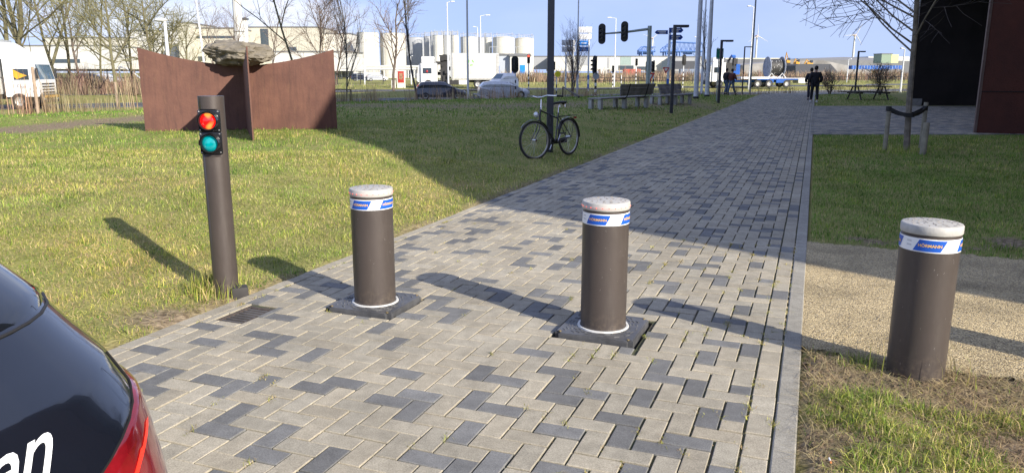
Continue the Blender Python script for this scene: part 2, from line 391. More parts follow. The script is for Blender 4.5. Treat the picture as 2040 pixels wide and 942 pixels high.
def pcol(light=.74, cell=None):
    if cell is not None:
        nb_ = sum(DARKC.get((cell[0] + i, cell[1] + j), 0) for i in range(-2, 3) for j in range(-2, 3)); light = .66 if nb_ == 0 else (.74 if nb_ <= 1 else .90)
    q_ = random.random() < light
    if cell is not None: DARKC[cell] = 0 if q_ else 1
    if q_: k = random.uniform(.88, 1.1); t = random.uniform(-.006, .006); return (.415 * k + t, .374 * k, .290 * k - t)
    k = random.uniform(.82, 1.2); return (.195 * k, .195 * k, .190 * k)
CP = .1065; A_L, A_R = .11, .11 + 31 * .1065
br = Bricks()
def pitted(a0, a1, b0, b1):
    for q in PITS:
        if min(a1, q[1]) - max(a0, q[0]) > .012 and min(b1, q[3]) - max(b0, q[2]) > .012: return True
    return False
B_START, B_END = -8.6, 49.5
def add_clipped(a0, a1, b0, b1, col, hq, gap=.006):
    if pitted(a0, a1, b0, b1):
        for q in PITS:                       # cut bricks keep what lies outside the opening
            if min(a1, q[1]) - max(a0, q[0]) > .012 and min(b1, q[3]) - max(b0, q[2]) > .012:
                for (x0, x1, y0, y1) in ((a0, min(a1, q[0]), b0, b1), (max(a0, q[1]), a1, b0, b1), (max(a0, q[0]), min(a1, q[1]), b0, min(b1, q[2])), (max(a0, q[0]), min(a1, q[1]), max(b0, q[3]), b1)):
                    if x1 - x0 > .03 and y1 - y0 > .03: br.add(x0, x1, y0, y1, col, path_pt, gap=gap, hq=hq)
                return
    br.add(a0, a1, b0, b1, col, path_pt, gap=gap, hq=hq)
nb = int((B_END - B_START) / CP)
for j in range(-1, nb):
    bb = B_START + j * CP; near = bb < 8
    for i in range(-1, 31):
        m4 = (i - j) % 4; a = A_L + i * CP
        if m4 == 0: x0, x1, y0, y1 = a, a + 2 * CP, bb, bb + CP
        elif m4 == 3: x0, x1, y0, y1 = a, a + CP, bb, bb + 2 * CP
        else: continue
        x0 = max(x0, A_L); x1 = min(x1, A_R)
        if x1 - x0 < .03: continue
        if not near and bb > 30 and False: continue
        add_clipped(x0, x1, y0, y1, pcol(cell=(i, j)), near or bb < 14, gap=.0062 if x0 < A_R - 1.0 else .009)
b_ = B_START
while b_ < B_END:                            # stretcher course and flush kerb on the right, stretcher course on the left
    br.add(A_R + .004, A_R + .004 + .110, b_, b_ + .212, pcol(.85), path_pt, gap=.006, hq=b_ < 14)
    if not pitted(0, .105, b_, b_ + .212) and random.random() > -1: add_clipped(0, .105, b_, b_ + .212, pcol(.8), b_ < 14)
    b_ += .214
tag(br.build('paved_path', PAV), kind='structure')
kb = Bricks(); b_ = B_START
while b_ < 50: kb.add(A_R + .118, PW, b_, b_ + 1.0, tuple(q * kk for kk in (random.uniform(.93, 1.07),) for q in (.345, .325, .275)), path_pt, gap=.007, bev=.006, hq=True, jit=.25, z=.002); b_ += 1.0
tag(kb.build('kerb', PAV), kind='structure')
joint = mat('joint_sand', (.075, .062, .045), .95, var=.3, scale=9, col2=(.055, .07, .025), bump=.5)
mb = MB(); k = [path_pt(a, b) for a, b in ((-.01, B_START), (PW, B_START), (PW, 50), (-.01, 50))]
def joint_sheet():
    A = [-.01]; 
    a_edges = sorted(set([-.01, PW] + [q for p in PITS for q in p[:2]])); b_edges = sorted(set([B_START, 50.0] + [q for p in PITS for q in p[2:]]))
    mb = MB()
    for a0, a1 in zip(a_edges, a_edges[1:]):
        for b0, b1 in zip(b_edges, b_edges[1:]):
            ca, cb = (a0 + a1) / 2, (b0 + b1) / 2; z = -.010
            if any(p[0] < ca < p[1] and p[2] < cb < p[3] for p in PITS): z = -.048
            mb.add([(*path_pt(a0, b0), z), (*path_pt(a1, b0), z), (*path_pt(a1, b1), z), (*path_pt(a0, b1), z)], [(0, 1, 2, 3)])
    return mb.build('path_bedding', joint)
tag(joint_sheet(), kind='structure')
# side plaza leading under the building, and the bend at the far end
def world(a, b): return (a, b)
pz = Bricks(); 
for j in range(int(16.6 / .107)):
    y = 19.1 + j * .107; off = (j % 2) * .107; xl = 7.45 + (y - 19.1) * .392 + .05
    x = math.floor(xl / .214) * .214 + off
    while x < 25:
        if x + .2 > xl: pz.add(max(x, xl), x + .214, y, y + .107, pcol(.55), world, gap=.007, hq=False, jit=.6, z=.006)
        x += .214
tag(pz.build('paved_plaza', PAV), kind='structure')
mb = MB(); mb.add([(7.42, 19.05, .001), (25, 19.05, .001), (25, 35.8, .001), (14.0, 35.8, .001)], [(0, 1, 2, 3)]); tag(mb.build('plaza_bedding', joint), kind='structure')
bend = Bricks(); BCX, BCY = path_pt(9.0, 49.0)
def fr(q, rr): return (BCX + rr * (PL[0] * math.cos(q) + PD[0] * math.sin(q)), BCY + rr * (PL[1] * math.cos(q) + PD[1] * math.sin(q)))
for ring in range(30):
    for s_ in range(70): bend.add(s_ * .021, s_ * .021 + .021, 9 - ring * .121 - .121, 9 - ring * .121, pcol(.6), fr, gap=.0, hq=False, jit=0, z=.006)
tag(bend.build('paved_bend', PAV), kind='structure')

# ================================================================== GRASS
SHADEFREE = True
def blades(name, pts, hmin, hmax, wid, pal, pw, lean=.6, segs=2, flat=0.0, seed=1, hscale=None, patch=True):
    r = np.random.default_rng(seed); n = len(pts); P = np.array(pts, dtype=np.float64).reshape(-1, 3)
    az = r.uniform(0, 2 * np.pi, n); h = r.uniform(hmin, hmax, n) * (hscale if hscale is not None else 1)
    ln = r.uniform(.1, 1, n) * lean + flat; D = np.stack([np.cos(az), np.sin(az), np.zeros(n)], 1); wv = np.stack([-np.sin(az), np.cos(az), np.zeros(n)], 1)
    a2 = r.uniform(0, 2 * np.pi, n); wv = np.stack([np.cos(a2), np.sin(a2), np.zeros(n)], 1); W = (wid * r.uniform(.6, 1.3, n))[:, None]
    up = np.array([0, 0, 1.0]); tip = P + D * (h * ln)[:, None] + up * (h * np.clip(1.05 - ln * .55, .12, 1))[:, None]
    mid = P + D * (h * ln * .32)[:, None] + up * (h * np.clip(.62 - .2 * ln, .1, 1))[:, None]
    pi = r.choice(len(pal), n, p=np.array(pw) / sum(pw)); C = np.array(pal)[pi] * r.uniform(.75, 1.25, (n, 1))
    if patch:
        f1 = np.array([fnoise(p[0], p[1], .55, 31) for p in P]); f2 = np.array([noise.noise(Vector((p[0] * 2.6, p[1] * 2.6, 8))) for p in P])
        C = C * (1 + .42 * np.clip(f2, -1, 1))[:, None] * np.stack([1 + .38 * f1, 1 + .14 * f1, 1 + .30 * f1], 1); C = np.clip(C, .01, .9)
    if segs == 2:
        V = np.stack([P - wv * W, P + wv * W, mid - wv * W * .75, mid + wv * W * .75, tip], 1).reshape(-1, 3); k = 5; o = np.arange(n)[:, None] * 5
        loops = np.concatenate([o + 0, o + 1, o + 3, o + 2, o + 2, o + 3, o + 4], 1).ravel(); starts = (np.arange(n)[:, None] * 7 + np.array([0, 4])).ravel()
    else:
        V = np.stack([P - wv * W, P + wv * W, tip], 1).reshape(-1, 3); k = 3; loops = np.arange(n * 3); starts = np.arange(n) * 3
    me = bpy.data.meshes.new(name); me.vertices.add(len(V)); me.vertices.foreach_set('co', V.ravel()); me.loops.add(len(loops)); me.loops.foreach_set('vertex_index', loops.astype(np.int32))
    me.polygons.add(len(starts)); me.polygons.foreach_set('loop_start', starts.astype(np.int32)); me.update(calc_edges=True)
    ca = me.attributes.new('Col', 'FLOAT_COLOR', 'POINT'); cc = np.ones((len(V), 4), dtype=np.float32); cc[:, :3] = np.repeat(C, k, 0); ca.data.foreach_set('color', cc.ravel())
    return me
def blade_mat():
    m = bpy.data.materials.new('grass_blade'); m.use_nodes = True; n = m.node_tree.nodes; l = m.node_tree.links; b = n['Principled BSDF']; b.inputs['Roughness'].default_value = .6; b.inputs['Specular IOR Level'].default_value = .25
    a = n.new('ShaderNodeAttribute'); a.attribute_name = 'Col'; l.new(a.outputs['Color'], b.inputs['Base Color'])
    t = n.new('ShaderNodeBsdfTranslucent'); l.new(a.outputs['Color'], t.inputs[0]); mx = n.new('ShaderNodeMixShader'); mx.inputs[0].default_value = .3; l.new(b.outputs[0], mx.inputs[1]); l.new(t.outputs[0], mx.inputs[2]); l.new(mx.outputs[0], n['Material Output'].inputs[0])
    return m
BLM = blade_mat()
def put(me, name, label=None, cat=None, kind='stuff'):
    me.materials.append(BLM); o = bpy.data.objects.new(name, me); COL.objects.link(o); return tag(o, label, cat, None, kind)
GREEN, LIME, STRAW, DARK, BROWN = (.20, .29, .045), (.44, .46, .10), (.60, .50, .24), (.08, .15, .028), (.36, .27, .15)
def scatter(x0, x1, y0, y1, dens, ok):
    n = int((x1 - x0) * (y1 - y0) * dens); X = rng.uniform(x0, x1, n); Y = rng.uniform(y0, y1, n); out = []
    for x, y in zip(X, Y):
        if abs(x) > .70 * (y + .9) + .6: continue
        q = ok(x, y)
        if q > 0 and random.random() < q: out.append((x, y, ground_h(x, y) - .004))
    return out
def left_ok(x, y):
    d = dl(x, y)
    if d < .03: return 0
    if y > lawn_edge(x) + .4: return 0
    if math.hypot(x + 2.007, y - 5.131) < .095: return 0
    return (1 - bare(x, y) * .93) * (.55 + .45 * smooth(-.25, .2, fnoise(x, y, .9, 5)))
def right_ok(x, y):
    d = -dl(x, y) - PW
    if d < .03 or y > lawn_edge(x) + .4: return 0
    if in_poly(x, y, GRAVEL): return 0
    if 18.9 < y < 36 and x > 7: return 0
    if y > 19 and (x - 11.9) * .92 - (y - 19.7) * .39 > 0 and x > 11.9: return 0
    if math.hypot(x - BCX, y - BCY) < 9.05 and math.hypot(x - BCX, y - BCY) > 5.3 and pb(x, y) > 49: return 0
    if any(math.hypot(x - b[0], y - b[1]) < .145 for b in BOL): return 0
    return 1 - bare(x, y) * .88
SUNPAL = ([GREEN, LIME, STRAW, DARK, BROWN], [.27, .38, .25, .04, .06]); SHADEPAL = ([(.13, .26, .035), (.27, .37, .07), STRAW, DARK, BROWN], [.52, .24, .06, .15, .03])  # second palette puts the shade on the lawn into greener blade colours
parts = []
parts.append(put(blades('lawn_grass', scatter(-5.5, 3, 3.0, 7.2, 6500, left_ok), .018, .052, .0016, *SUNPAL, lean=1.9, seed=2), 'lawn_grass'))
parts.append(put(blades('lawn_grass', scatter(-9, 4, 7.2, 12.5, 2500, left_ok), .02, .06, .0026, *SUNPAL, lean=1.7, seed=3), 'lawn_grass'))
parts.append(put(blades('lawn_grass', scatter(-16, 7, 12.5, 22, 650, left_ok), .02, .055, .0048, *SHADEPAL, lean=.9, segs=1, seed=4), 'lawn_grass'))
parts.append(put(blades('lawn_grass', scatter(-26, 18, 22, 52, 85, left_ok), .04, .11, .013, *SHADEPAL, lean=.9, segs=1, seed=5), 'lawn_grass'))
parts.append(put(blades('lawn_grass', scatter(1.2, 4.5, 2.2, 4.4, 6500, right_ok), .018, .055, .0016, *SUNPAL, lean=1.9, seed=6), 'lawn_grass'))
parts.append(put(blades('lawn_grass', scatter(2.4, 9.5, 5.9, 12, 2200, right_ok), .02, .05, .0025, *SHADEPAL, lean=.9, seed=7), 'lawn_grass'))
parts.append(put(blades('lawn_grass', scatter(4, 14, 12, 19.2, 520, right_ok), .03, .08, .0055, *SHADEPAL, lean=.9, segs=1, seed=8), 'lawn_grass'))
parts.append(put(blades('lawn_grass', scatter(14, 42, 35, 62, 60, right_ok), .03, .09, .013, *SHADEPAL, lean=.9, segs=1, seed=9), 'lawn_grass'))
# longer tufts
def tufts(n, x0, x1, y0, y1, ok, spread=.05, per=26, thr=.3):
    out = []; c = 0
    while c < n:
        x, y = random.uniform(x0, x1), random.uniform(y0, y1)
        if abs(x) > .72 * (y + .9) or ok(x, y) < thr: continue
        c += 1
        for _ in range(random.randint(per // 2, per)):
            a, b = x + random.gauss(0, spread), y + random.gauss(0, spread)
            if ok(a, b) > 0: out.append((a, b, ground_h(a, b) - .005))
    return out
put(blades('grass_tufts', tufts(300, -5.5, 0, 3.2, 9, left_ok), .03, .085, .0025, [GREEN, LIME, STRAW], [.5, .35, .15], lean=.9, seed=12), 'grass_tufts')
put(blades('grass_tufts', tufts(700, -12, 6, 9, 20, left_ok, .1, 22), .05, .12, .004, [GREEN, DARK, LIME, STRAW], [.4, .2, .25, .15], lean=.8, seed=13), 'grass_tufts')
put(blades('grass_tufts', tufts(330, 1.15, 3.6, 2.3, 3.95, lambda x, y: right_ok(x, y) * (1 if fnoise(x, y, 1.7, 9) < .12 else .2), .03, 30), .03, .10, .0020, [GREEN, LIME, DARK, STRAW], [.42, .33, .1, .15], lean=1.4, seed=14), 'grass_tufts')
put(blades('grass_tufts', tufts(400, 2.6, 12, 6, 18, right_ok, .08, 22), .04, .10, .0035, [GREEN, DARK, LIME], [.5, .3, .2], lean=.8, seed=15), 'grass_tufts')
# dead straw lying flat, and post-foot tufts
put(blades('dead_grass', scatter(1.2, 4.6, 2.2, 4.3, 4200, lambda x, y: .9 if right_ok(x, y) > 0 else (.10 if -dl(x, y) - PW > .02 else 0)), .04, .12, .0018, [(.42, .35, .19), BROWN, (.28, .23, .14)], [.5, .25, .25], lean=.8, flat=1.1, seed=16), 'dead_grass')
put(blades('dead_grass', scatter(-5.5, 1, 3.2, 9.5, 480, lambda x, y: .9 if dl(x, y) > -.02 else 0), .04, .11, .0020, [(.42, .35, .19), BROWN, (.28, .23, .14)], [.55, .2, .25], lean=.8, flat=1.1, seed=17), 'dead_grass')
def around(cx, cy, n, r0, r1): 
    out = []
    for _ in range(n):
        t = random.uniform(0, 6.283); q = random.uniform(r0, r1); x, y = cx + q * math.cos(t), cy + q * math.sin(t)
        if dl(x, y) > .03 or -dl(x, y) > PW + .03: out.append((x, y, ground_h(x, y) - .005))
    return out
put(blades('grass_tufts', around(-2.007, 5.131, 200, .09, .26) + around(-2.17, 5.2, 200, .0, .16) + around(2.096, 3.709, 26, .15, .3) + around(7.6, 14.9, 500, 0, .6), .06, .2, .0026, [GREEN, LIME, STRAW], [.45, .35, .2], lean=.55, seed=18), 'grass_tufts')
put(blades('clover', [p for p in scatter(-5.5, 1, 3.2, 8.5, 900, left_ok) if fnoise(p[0], p[1], 1.6, 44) > .12], .012, .028, .0055, [(.10, .22, .03), (.16, .27, .05)], [.6, .4], lean=1.5, seed=41), 'clover')
# joint weeds
wp = []
for _ in range(210):
    a = random.uniform(.1, 3.5) if random.random() < .45 else random.uniform(2.4, 3.55); b = random.uniform(-6.3, -1.0)
    if random.random() < .35: a = random.choice([A_R + .004, A_R + .118, .11])
    x, y = path_pt(round((a - A_L) / CP) * CP + A_L if a < A_R - .02 else a, b)
    for _ in range(random.randint(8, 40)): wp.append((x + random.gauss(0, .010), y + random.gauss(0, .022), -.006))
put(blades('joint_weeds', wp, .008, .030, .0016, [LIME, BROWN, (.20, .2, .05), STRAW], [.35, .25, .2, .2], lean=1.6, seed=19), 'joint_weeds')
mp = []
for _ in range(5200):
    b = random.uniform(-6.5, 1.5); a = random.choice([A_R + .004, A_R + .118, .108, 0]) + random.gauss(0, .004) if random.random() < .35 else A_L + CP * random.randint(0, 31) + random.gauss(0, .002)
    if fnoise(a, b, 1.4, 21) < -.02: continue
    x, y = path_pt(a, b); mp.append((x, y, -.008))
put(blades('joint_moss', mp, .004, .010, .0022, [(.16, .17, .04), BROWN, (.10, .12, .03)], [.4, .3, .3], lean=1.2, segs=1, seed=20), 'joint_weeds')
# loose stones and clods
def pebbles(name, pts, smin, smax, m, seed=1):
    mb = MB(); r = random.Random(seed); base = [(1, 0, 0), (-.8, .6, 0), (-.6, -.8, .1), (.1, .9, .3), (.1, -.1, .75), (.2, -.9, .2)]
    fs = [(0, 3, 4), (3, 1, 4), (1, 2, 4), (2, 5, 4), (5, 0, 4)]
    for x, y, z in pts:
        s = r.uniform(smin, smax); a = r.uniform(0, 6.28); c, q = math.cos(a), math.sin(a); k = len(mb.v)
        for bx, by, bz in base: bx, by, bz = bx * r.uniform(.7, 1.3), by * r.uniform(.7, 1.3), bz * r.uniform(.7, 1.2); mb.v.append((x + s * (bx * c - by * q), y + s * (bx * q + by * c), z + s * bz))
        mb.f += [tuple(i + k for i in f) for f in fs]
    return tag(mb.build(name, m, sharp=50), kind='stuff')
stone = mat('loose_stone', (.50, .43, .31), .85, var=.2, scale=40, col2=(.22, .18, .12))
pts = [p for p in ((random.uniform(1.6, 5), random.uniform(2.9, 6.9)) for _ in range(26000)) if in_poly(*p, GRAVEL) and -dl(*p) > PW + .01 and abs(p[0]) < .72 * (p[1] + .9)]
pebbles('gravel', [(x, y, .001) for x, y in pts], .002, .0055, stone, 2)
clod = mat('soil_clod', (.16, .115, .075), .95, var=.3, scale=30, bump=.5)
pts = [(random.uniform(1.2, 4), random.uniform(2.3, 4.1)) for _ in range(5200)]
pebbles('soil_clods', [(x, y, ground_h(x, y)) for x, y in pts if -dl(x, y) > PW + .01 and random.random() < bare(x, y) + .25], .004, .020, clod, 3)
pts = [(random.uniform(-3.4, -.5), random.uniform(3.6, 7.5)) for _ in range(1500)]
pebbles('soil_clods', [(x, y, ground_h(x, y)) for x, y in pts if dl(x, y) > 0 and random.random() < bare(x, y)], .003, .009, clod, 4)

# ================================================================== BUILDINGS BESIDE THE PATH
def corten(name, col, col2, streak=True):
    m = mat(name, col, .85, var=.2, scale=1.3, col2=col2, bump=.25, bscale=35); return m
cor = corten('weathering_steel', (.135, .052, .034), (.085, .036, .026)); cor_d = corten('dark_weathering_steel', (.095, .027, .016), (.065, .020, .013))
blk = mat('black_cladding', (.016, .013, .012), .8, var=.3, scale=.8)
seam = mat('seam', (.02, .012, .01), .9)
GA = Vector((.92, -.392)).normalized()     # line of the front face
bt = thing('steel_clad_building', 'tall dark rust-red steel clad building at the right edge, beside the shaded plaza', 'building', (11.92, 19.69, 0))
mb = MB(); F0 = Vector((0, 0)); F1 = GA * 24
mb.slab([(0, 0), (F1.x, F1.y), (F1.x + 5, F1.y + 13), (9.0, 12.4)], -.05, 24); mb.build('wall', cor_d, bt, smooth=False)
mb = MB(); mb.box((.012, -.012, 12), (.07, .05, 24)); mb.build('corner_trim', mat('corner_trim', (.17, .12, .10), .6), bt, smooth=False)
mb = MB()
for zz in (1.05, 4.2, 7.4, 10.6): 
    c = GA * 12; mb.box((c.x + .002 * GA.y, c.y - .008, zz), (24, .02, .025), rz=math.atan2(GA.y, GA.x))
for q in (3.0, 6, 9, 12, 15): 
    c = GA * q; mb.box((c.x, c.y - .006, 12), (.02, .018, 24), rz=math.atan2(GA.y, GA.x))
mb.build('panel_seam', seam, bt, smooth=False)
bk = thing('black_building', 'black windowless building wall behind the young tree, far side of the plaza', 'building', (18.75, 36.3, 0))
mb = MB(); mb.slab([(0, 0), (8.0, 0), (22, -6), (34, 20), (13.5, 20)], -.05, 24); mb.build('wall', blk, bk, smooth=False)
mb = MB(); mb.slab([(-.2, -.3), (.5, -13.2), (7.5, -4.7 - 5.2), (21, -6.4), (7.9, -.3)], 6.0, 23.9); mb.build('unseen_overhang', blk, bk, smooth=False)  # unseen storey above the view, added to keep the wall below dark
mb = MB(); mb.box((-.03, .0, 12), (.06, .12, 24)); mb.build('corner_trim', mat('pale_trim', (.42, .42, .42), .5), bk, smooth=False)
mb = MB(); mb.box((.25, -.12, .16), (.45, .2, .32)); mb.build('plinth', mat('concrete_grey', (.30, .30, .29), .85), bk, smooth=False)
# unseen wing added right of the frame, roof sloped to shape the cast shade
sw = thing('unseen_shade_wing', 'unseen rust-brown wing added along the right of the path, its rising roof shaped for the lawn shadow', 'building', (9.3, -1.2, 0))
H0, SL = 6.6, 1.08
mb = MB(); L1 = 20.3; ax_, ay_ = .2 * L1, .98 * L1
V = [(0, 0, -.05), (ax_, ay_, -.05), (ax_ + 14, ay_ - 6.2, -.05), (14, -4, -.05), (0, 0, H0), (ax_, ay_, H0 + SL * L1), (ax_ + 14, ay_ - 6.2, H0 + SL * L1), (14, -4, H0)]
mb.add(V, [(0, 3, 2, 1), (4, 5, 6, 7), (0, 1, 5, 4), (1, 2, 6, 5), (2, 3, 7, 6), (3, 0, 4, 7)]); mb.build('wall', cor, sw, smooth=False)
mb = MB()
for q in range(1, 7):
    t_ = q * 2.9; mb.box((.2 * t_ - .004, .98 * t_, H0 * .45), (.03, .03, H0 * .8), rz=-.2)
mb.build('panel_seam', seam, sw, smooth=False)

# ================================================================== BOLLARDS
bronze = mat('bronze_powder_coat', (.078, .064, .058), .42, metal=.25, var=.06, scale=3, bump=.05, bscale=350)
def add_dirt(m, col, zmax, scl, stretch=(1, 1, 1), amt=.8, p0=.45, p1=.7):      # mud splash and run-off of its own irregular shape
    n = m.node_tree.nodes; l = m.node_tree.links; b = n['Principled BSDF']; src = b.inputs['Base Color'].links[0].from_socket
    tc = n.new('ShaderNodeTexCoord'); mp = n.new('ShaderNodeMapping'); mp.inputs['Scale'].default_value = stretch; l.new(tc.outputs['Object'], mp.inputs[0])
    nz = n.new('ShaderNodeTexNoise'); nz.inputs['Scale'].default_value = scl; nz.inputs['Detail'].default_value = 7; nz.inputs['Roughness'].default_value = .7; l.new(mp.outputs[0], nz.inputs[0])
    mr = n.new('ShaderNodeMapRange'); mr.inputs[1].default_value = p0; mr.inputs[2].default_value = p1; mr.inputs[4].default_value = amt; l.new(nz.outputs[0], mr.inputs[0]); f = mr.outputs[0]
    if zmax:
        sp = n.new('ShaderNodeSeparateXYZ'); l.new(tc.outputs['Object'], sp.inputs[0]); mz = n.new('ShaderNodeMapRange'); mz.inputs[1].default_value = zmax; mz.inputs[2].default_value = 0; l.new(sp.outputs[2], mz.inputs[0])
        mm = n.new('ShaderNodeMath'); mm.operation = 'MULTIPLY'; l.new(f, mm.inputs[0]); l.new(mz.outputs[0], mm.inputs[1]); f = mm.outputs[0]
    mx = n.new('ShaderNodeMixRGB'); mx.inputs[2].default_value = (*col, 1); l.new(f, mx.inputs[0]); l.new(src, mx.inputs[1]); l.new(mx.outputs[0], b.inputs['Base Color'])
add_dirt(bronze, (.24, .19, .14), .16, 30, amt=.5, p0=.45, p1=.68); add_dirt(bronze, (.14, .125, .11), 0, 9, (3, 3, .5), .35, .5, .8)
scratch = mat('scratch', (.45, .42, .40), .6)
capm = mat('cap_grey', (.42, .41, .385), .6, var=.08, scale=18, bump=.1)
capm2 = mat('cap_relief', (.40, .37, .34), .6, var=.1)
groove = mat('cap_dark_marks', (.27, .24, .21), .9)  # relief marks coloured darker than the cap
white_r = mat('reflective_white', (.82, .83, .85), .35, var=.02)
blue_r = mat('reflective_blue', (.012, .10, .50), .35, var=.03)
orange_t = mat('orange_print', (.85, .50, .16), .5, var=.02)
grey_t = mat('grey_print', (.55, .56, .60), .5, var=.02)
castm = mat('plate_charcoal', (.085, .087, .094), .48, var=.2, scale=12, bump=.15, bscale=120)
castr = mat('plate_rib', (.12, .12, .12), .5, var=.3, scale=20)
ringw = mat('seal_ring', (.62, .62, .60), .5)
brass = mat('yellow_bolt', (.20, .15, .07), .5, metal=.3)
ledr = mat('led_red', (.6, .05, .03), .3, emit=(1, .10, .06), estr=1.0)
black_rb = mat('black_rubber', (.018, .018, .019), .6)
BR, BH = .1365, .79
def bollard(x, y, label, a0, period, leds, plate, order=0):
    face = math.atan2(-y, -x)                                 # towards the camera
    t = thing('bollard', label, 'bollard', (x, y, 0), 0, 'bronze bollards across the path')
    mb = MB(); mb.lathe([(BR, -.04), (BR, BH - .056), (BR - .004, BH - .052), (BR - .004, BH - .042)], 72); mb.build('shaft', bronze, t)
    mb = MB(); mb.lathe([(BR - .01, BH - .046), (BR + .002, BH - .044), (BR + .004, BH - .040), (BR + .004, BH - .006), (BR, BH), (BR - .006, BH + .002), (0, BH + .002)], 72); c = mb.build('cap', capm, t)
    mb = MB(); rr = random.Random(5)
    for ri in (.035, .062, .088, .114):
        n = max(6, int(ri * 150)); 
        for k in range(n):
            if rr.random() < .12: continue
            th = 2 * math.pi * (k + .5 * rr.random() * .6) / n; d = rr.choice((0, .9, -.9, 1.57)); mb.box((ri * math.cos(th), ri * math.sin(th), BH + .0028), (.018, .003, .0022), rz=th + d)
    mb.build('relief', groove, c, smooth=False)
    zb0, zb1 = BH - .128, BH - .060
    mb = MB(); mb.lathe([(BR - .001, zb0), (BR + .0012, zb0 + .0005), (BR + .0012, zb1 - .0005), (BR - .001, zb1)], 96); bd = mb.build('reflective_band', white_r, t)
    def cylpt(ang, z, off): th = face + ang; r = BR + off; return (r * math.cos(th), r * math.sin(th), z)      # ang>0 = to the right as seen
    for k in range(-1, 3):
        L = R(a0 + k * period); Wd = R(64); sl = R(12)
        if abs(math.degrees(L)) > 175 and k < 0: continue
        mb = MB(); n = 24; nr = 6; vs = []
        for i in range(n + 1):
            for q in range(nr + 1):
                f = q / nr; vs.append(cylpt(L + f * sl + (Wd - sl) * i / n, zb0 + .006 + f * (zb1 - zb0 - .012), .0026))
        mb.add(vs, [(i * (nr + 1) + q, (i + 1) * (nr + 1) + q, (i + 1) * (nr + 1) + q + 1, i * (nr + 1) + q + 1) for i in range(n) for q in range(nr)]); lp = mb.build('logo_panel', blue_r, bd)
        mb = MB(); mid = L + Wd * .5; zc = (zb0 + zb1) / 2
        mb.text('H\u00d6RMANN', .0205, lambda u, v: cylpt(mid + u / BR, zc + v * 1.0, .0036), bold=.0005); mb.build('lettering', orange_t, lp, smooth=False)
        mb = MB()
        for q in range(2): vs = [cylpt(L - R(15) + R(3) * (q2 > 1) * 0 + R(11) * (q2 in (1, 2)), zb0 + .026 + q * .02 + .007 * (q2 > 1), .0022) for q2 in range(4)]; mb.add(vs, [(0, 1, 2, 3)])
        mb.build('print_mark', grey_t, bd, smooth=False)
    if leds:
        mb = MB()
        for k in range(24):
            th = 2 * math.pi * k / 24; mb.sphere(((BR + .004) * math.cos(th), (BR + .004) * math.sin(th), BH - .026), .0035, 6, 4)
        mb.build('warning_lights', ledr, c)
        mb = MB(); mb.lathe([(BR + .0045, BH - .036), (BR + .0050, BH - .035), (BR + .0050, BH - .018), (BR + .0045, BH - .017)], 72); mb.build('light_ring', mat('pink_lens', (.58, .46, .43), .3), c)
    rr = random.Random(order); mb = MB()
    for _ in range(16):
        an = R(rr.uniform(-75, 75)); z = rr.uniform(.05, .63); l = rr.uniform(.002, .012); sl_ = rr.uniform(-.004, .004)
        mb.add([cylpt(an, z, .0006), cylpt(an + .006, z, .0006), cylpt(an + .006 + sl_ / BR, z + l, .0006), cylpt(an + sl_ / BR, z + l, .0006)], [(0, 1, 2, 3)])
    mb.build('scuff_marks', scratch, t, smooth=False)
    if plate:
        pz_ = .026; S = .235; p = thing('base_plate', plate, 'base plate', (x, y, 0), PANG + (.02 if order == 1 else -.015), 'square base plates under the bollards')
        bm = bmesh.new(); bmesh.ops.create_cube(bm, size=1); bmesh.ops.scale(bm, vec=(2 * S, 2 * S, .07), verts=bm.verts)
        bmesh.ops.bevel(bm, geom=[e for e in bm.edges if abs(e.verts[0].co.z - e.verts[1].co.z) > .01], offset=.03, segments=4, affect='EDGES')
        bmesh.ops.bevel(bm, geom=[e for e in bm.edges if e.verts[0].co.z > .03 and e.verts[1].co.z > .03], offset=.006, segments=2, affect='EDGES'); bm.verts.index_update()
        mb = MB(); mb.add([v.co + Vector((0, 0, pz_ - .035)) for v in bm.verts], [tuple(v.index for v in f.verts) for f in bm.faces]); bm.free(); body = mb.build('plate', castm, p)
        mb = MB()
        for ri in (.165, .185, .205, .225, .25, .275, .3):
            n = int(ri * 90)
            for k in range(n):
                th = 2 * math.pi * (k + (.5 if int(ri * 100) % 2 else 0)) / n; px_, py_ = ri * math.cos(th), ri * math.sin(th)
                if max(abs(px_), abs(py_)) > S - .03 or rr.random() < .12: continue
                mb.box((px_, py_, pz_ + .0015), (.034 if rr.random() < .8 else .018, .006, .0035), rz=th + math.pi / 2)
        mb.build('rib_pattern', castr, p, smooth=False)
        mb = MB()
        for sx in (-1, 1):
            for sy in (-1, 1): mb.lathe([(.0, pz_ + .005), (.008, pz_ + .005), (.009, pz_)][::-1], 10, (sx * (S - .03), sy * (S - .03), 0))
        mb.build('corner_bolts', brass, p)
        mb = MB(); mb.lathe([(BR + .001, pz_), (BR + .004, pz_ + .008), (BR + .016, pz_ + .008), (BR + .019, pz_)], 64); mb.build('seal_ring', ringw, p)
    return t
bollard(*BOL[0], 'bronze bollard nearest the traffic light post, left one on the paving, with white cap', -64, 84, True, 'square charcoal base plate around the foot of the left bollard', 1)
bollard(*BOL[1], 'bronze bollard in the middle of the paved path with pink light ring under its cap', -52, 90, True, 'square charcoal base plate around the foot of the middle bollard', 2)
bollard(*BOL[2], 'bronze bollard standing in grass and soil beside the gravel, right of the kerb', -31, 90, False, None, 3)
bollard(*BOL[3], 'bronze bollard out of sight beyond the gravel, the last of the row', -31, 90, False, None, 4)

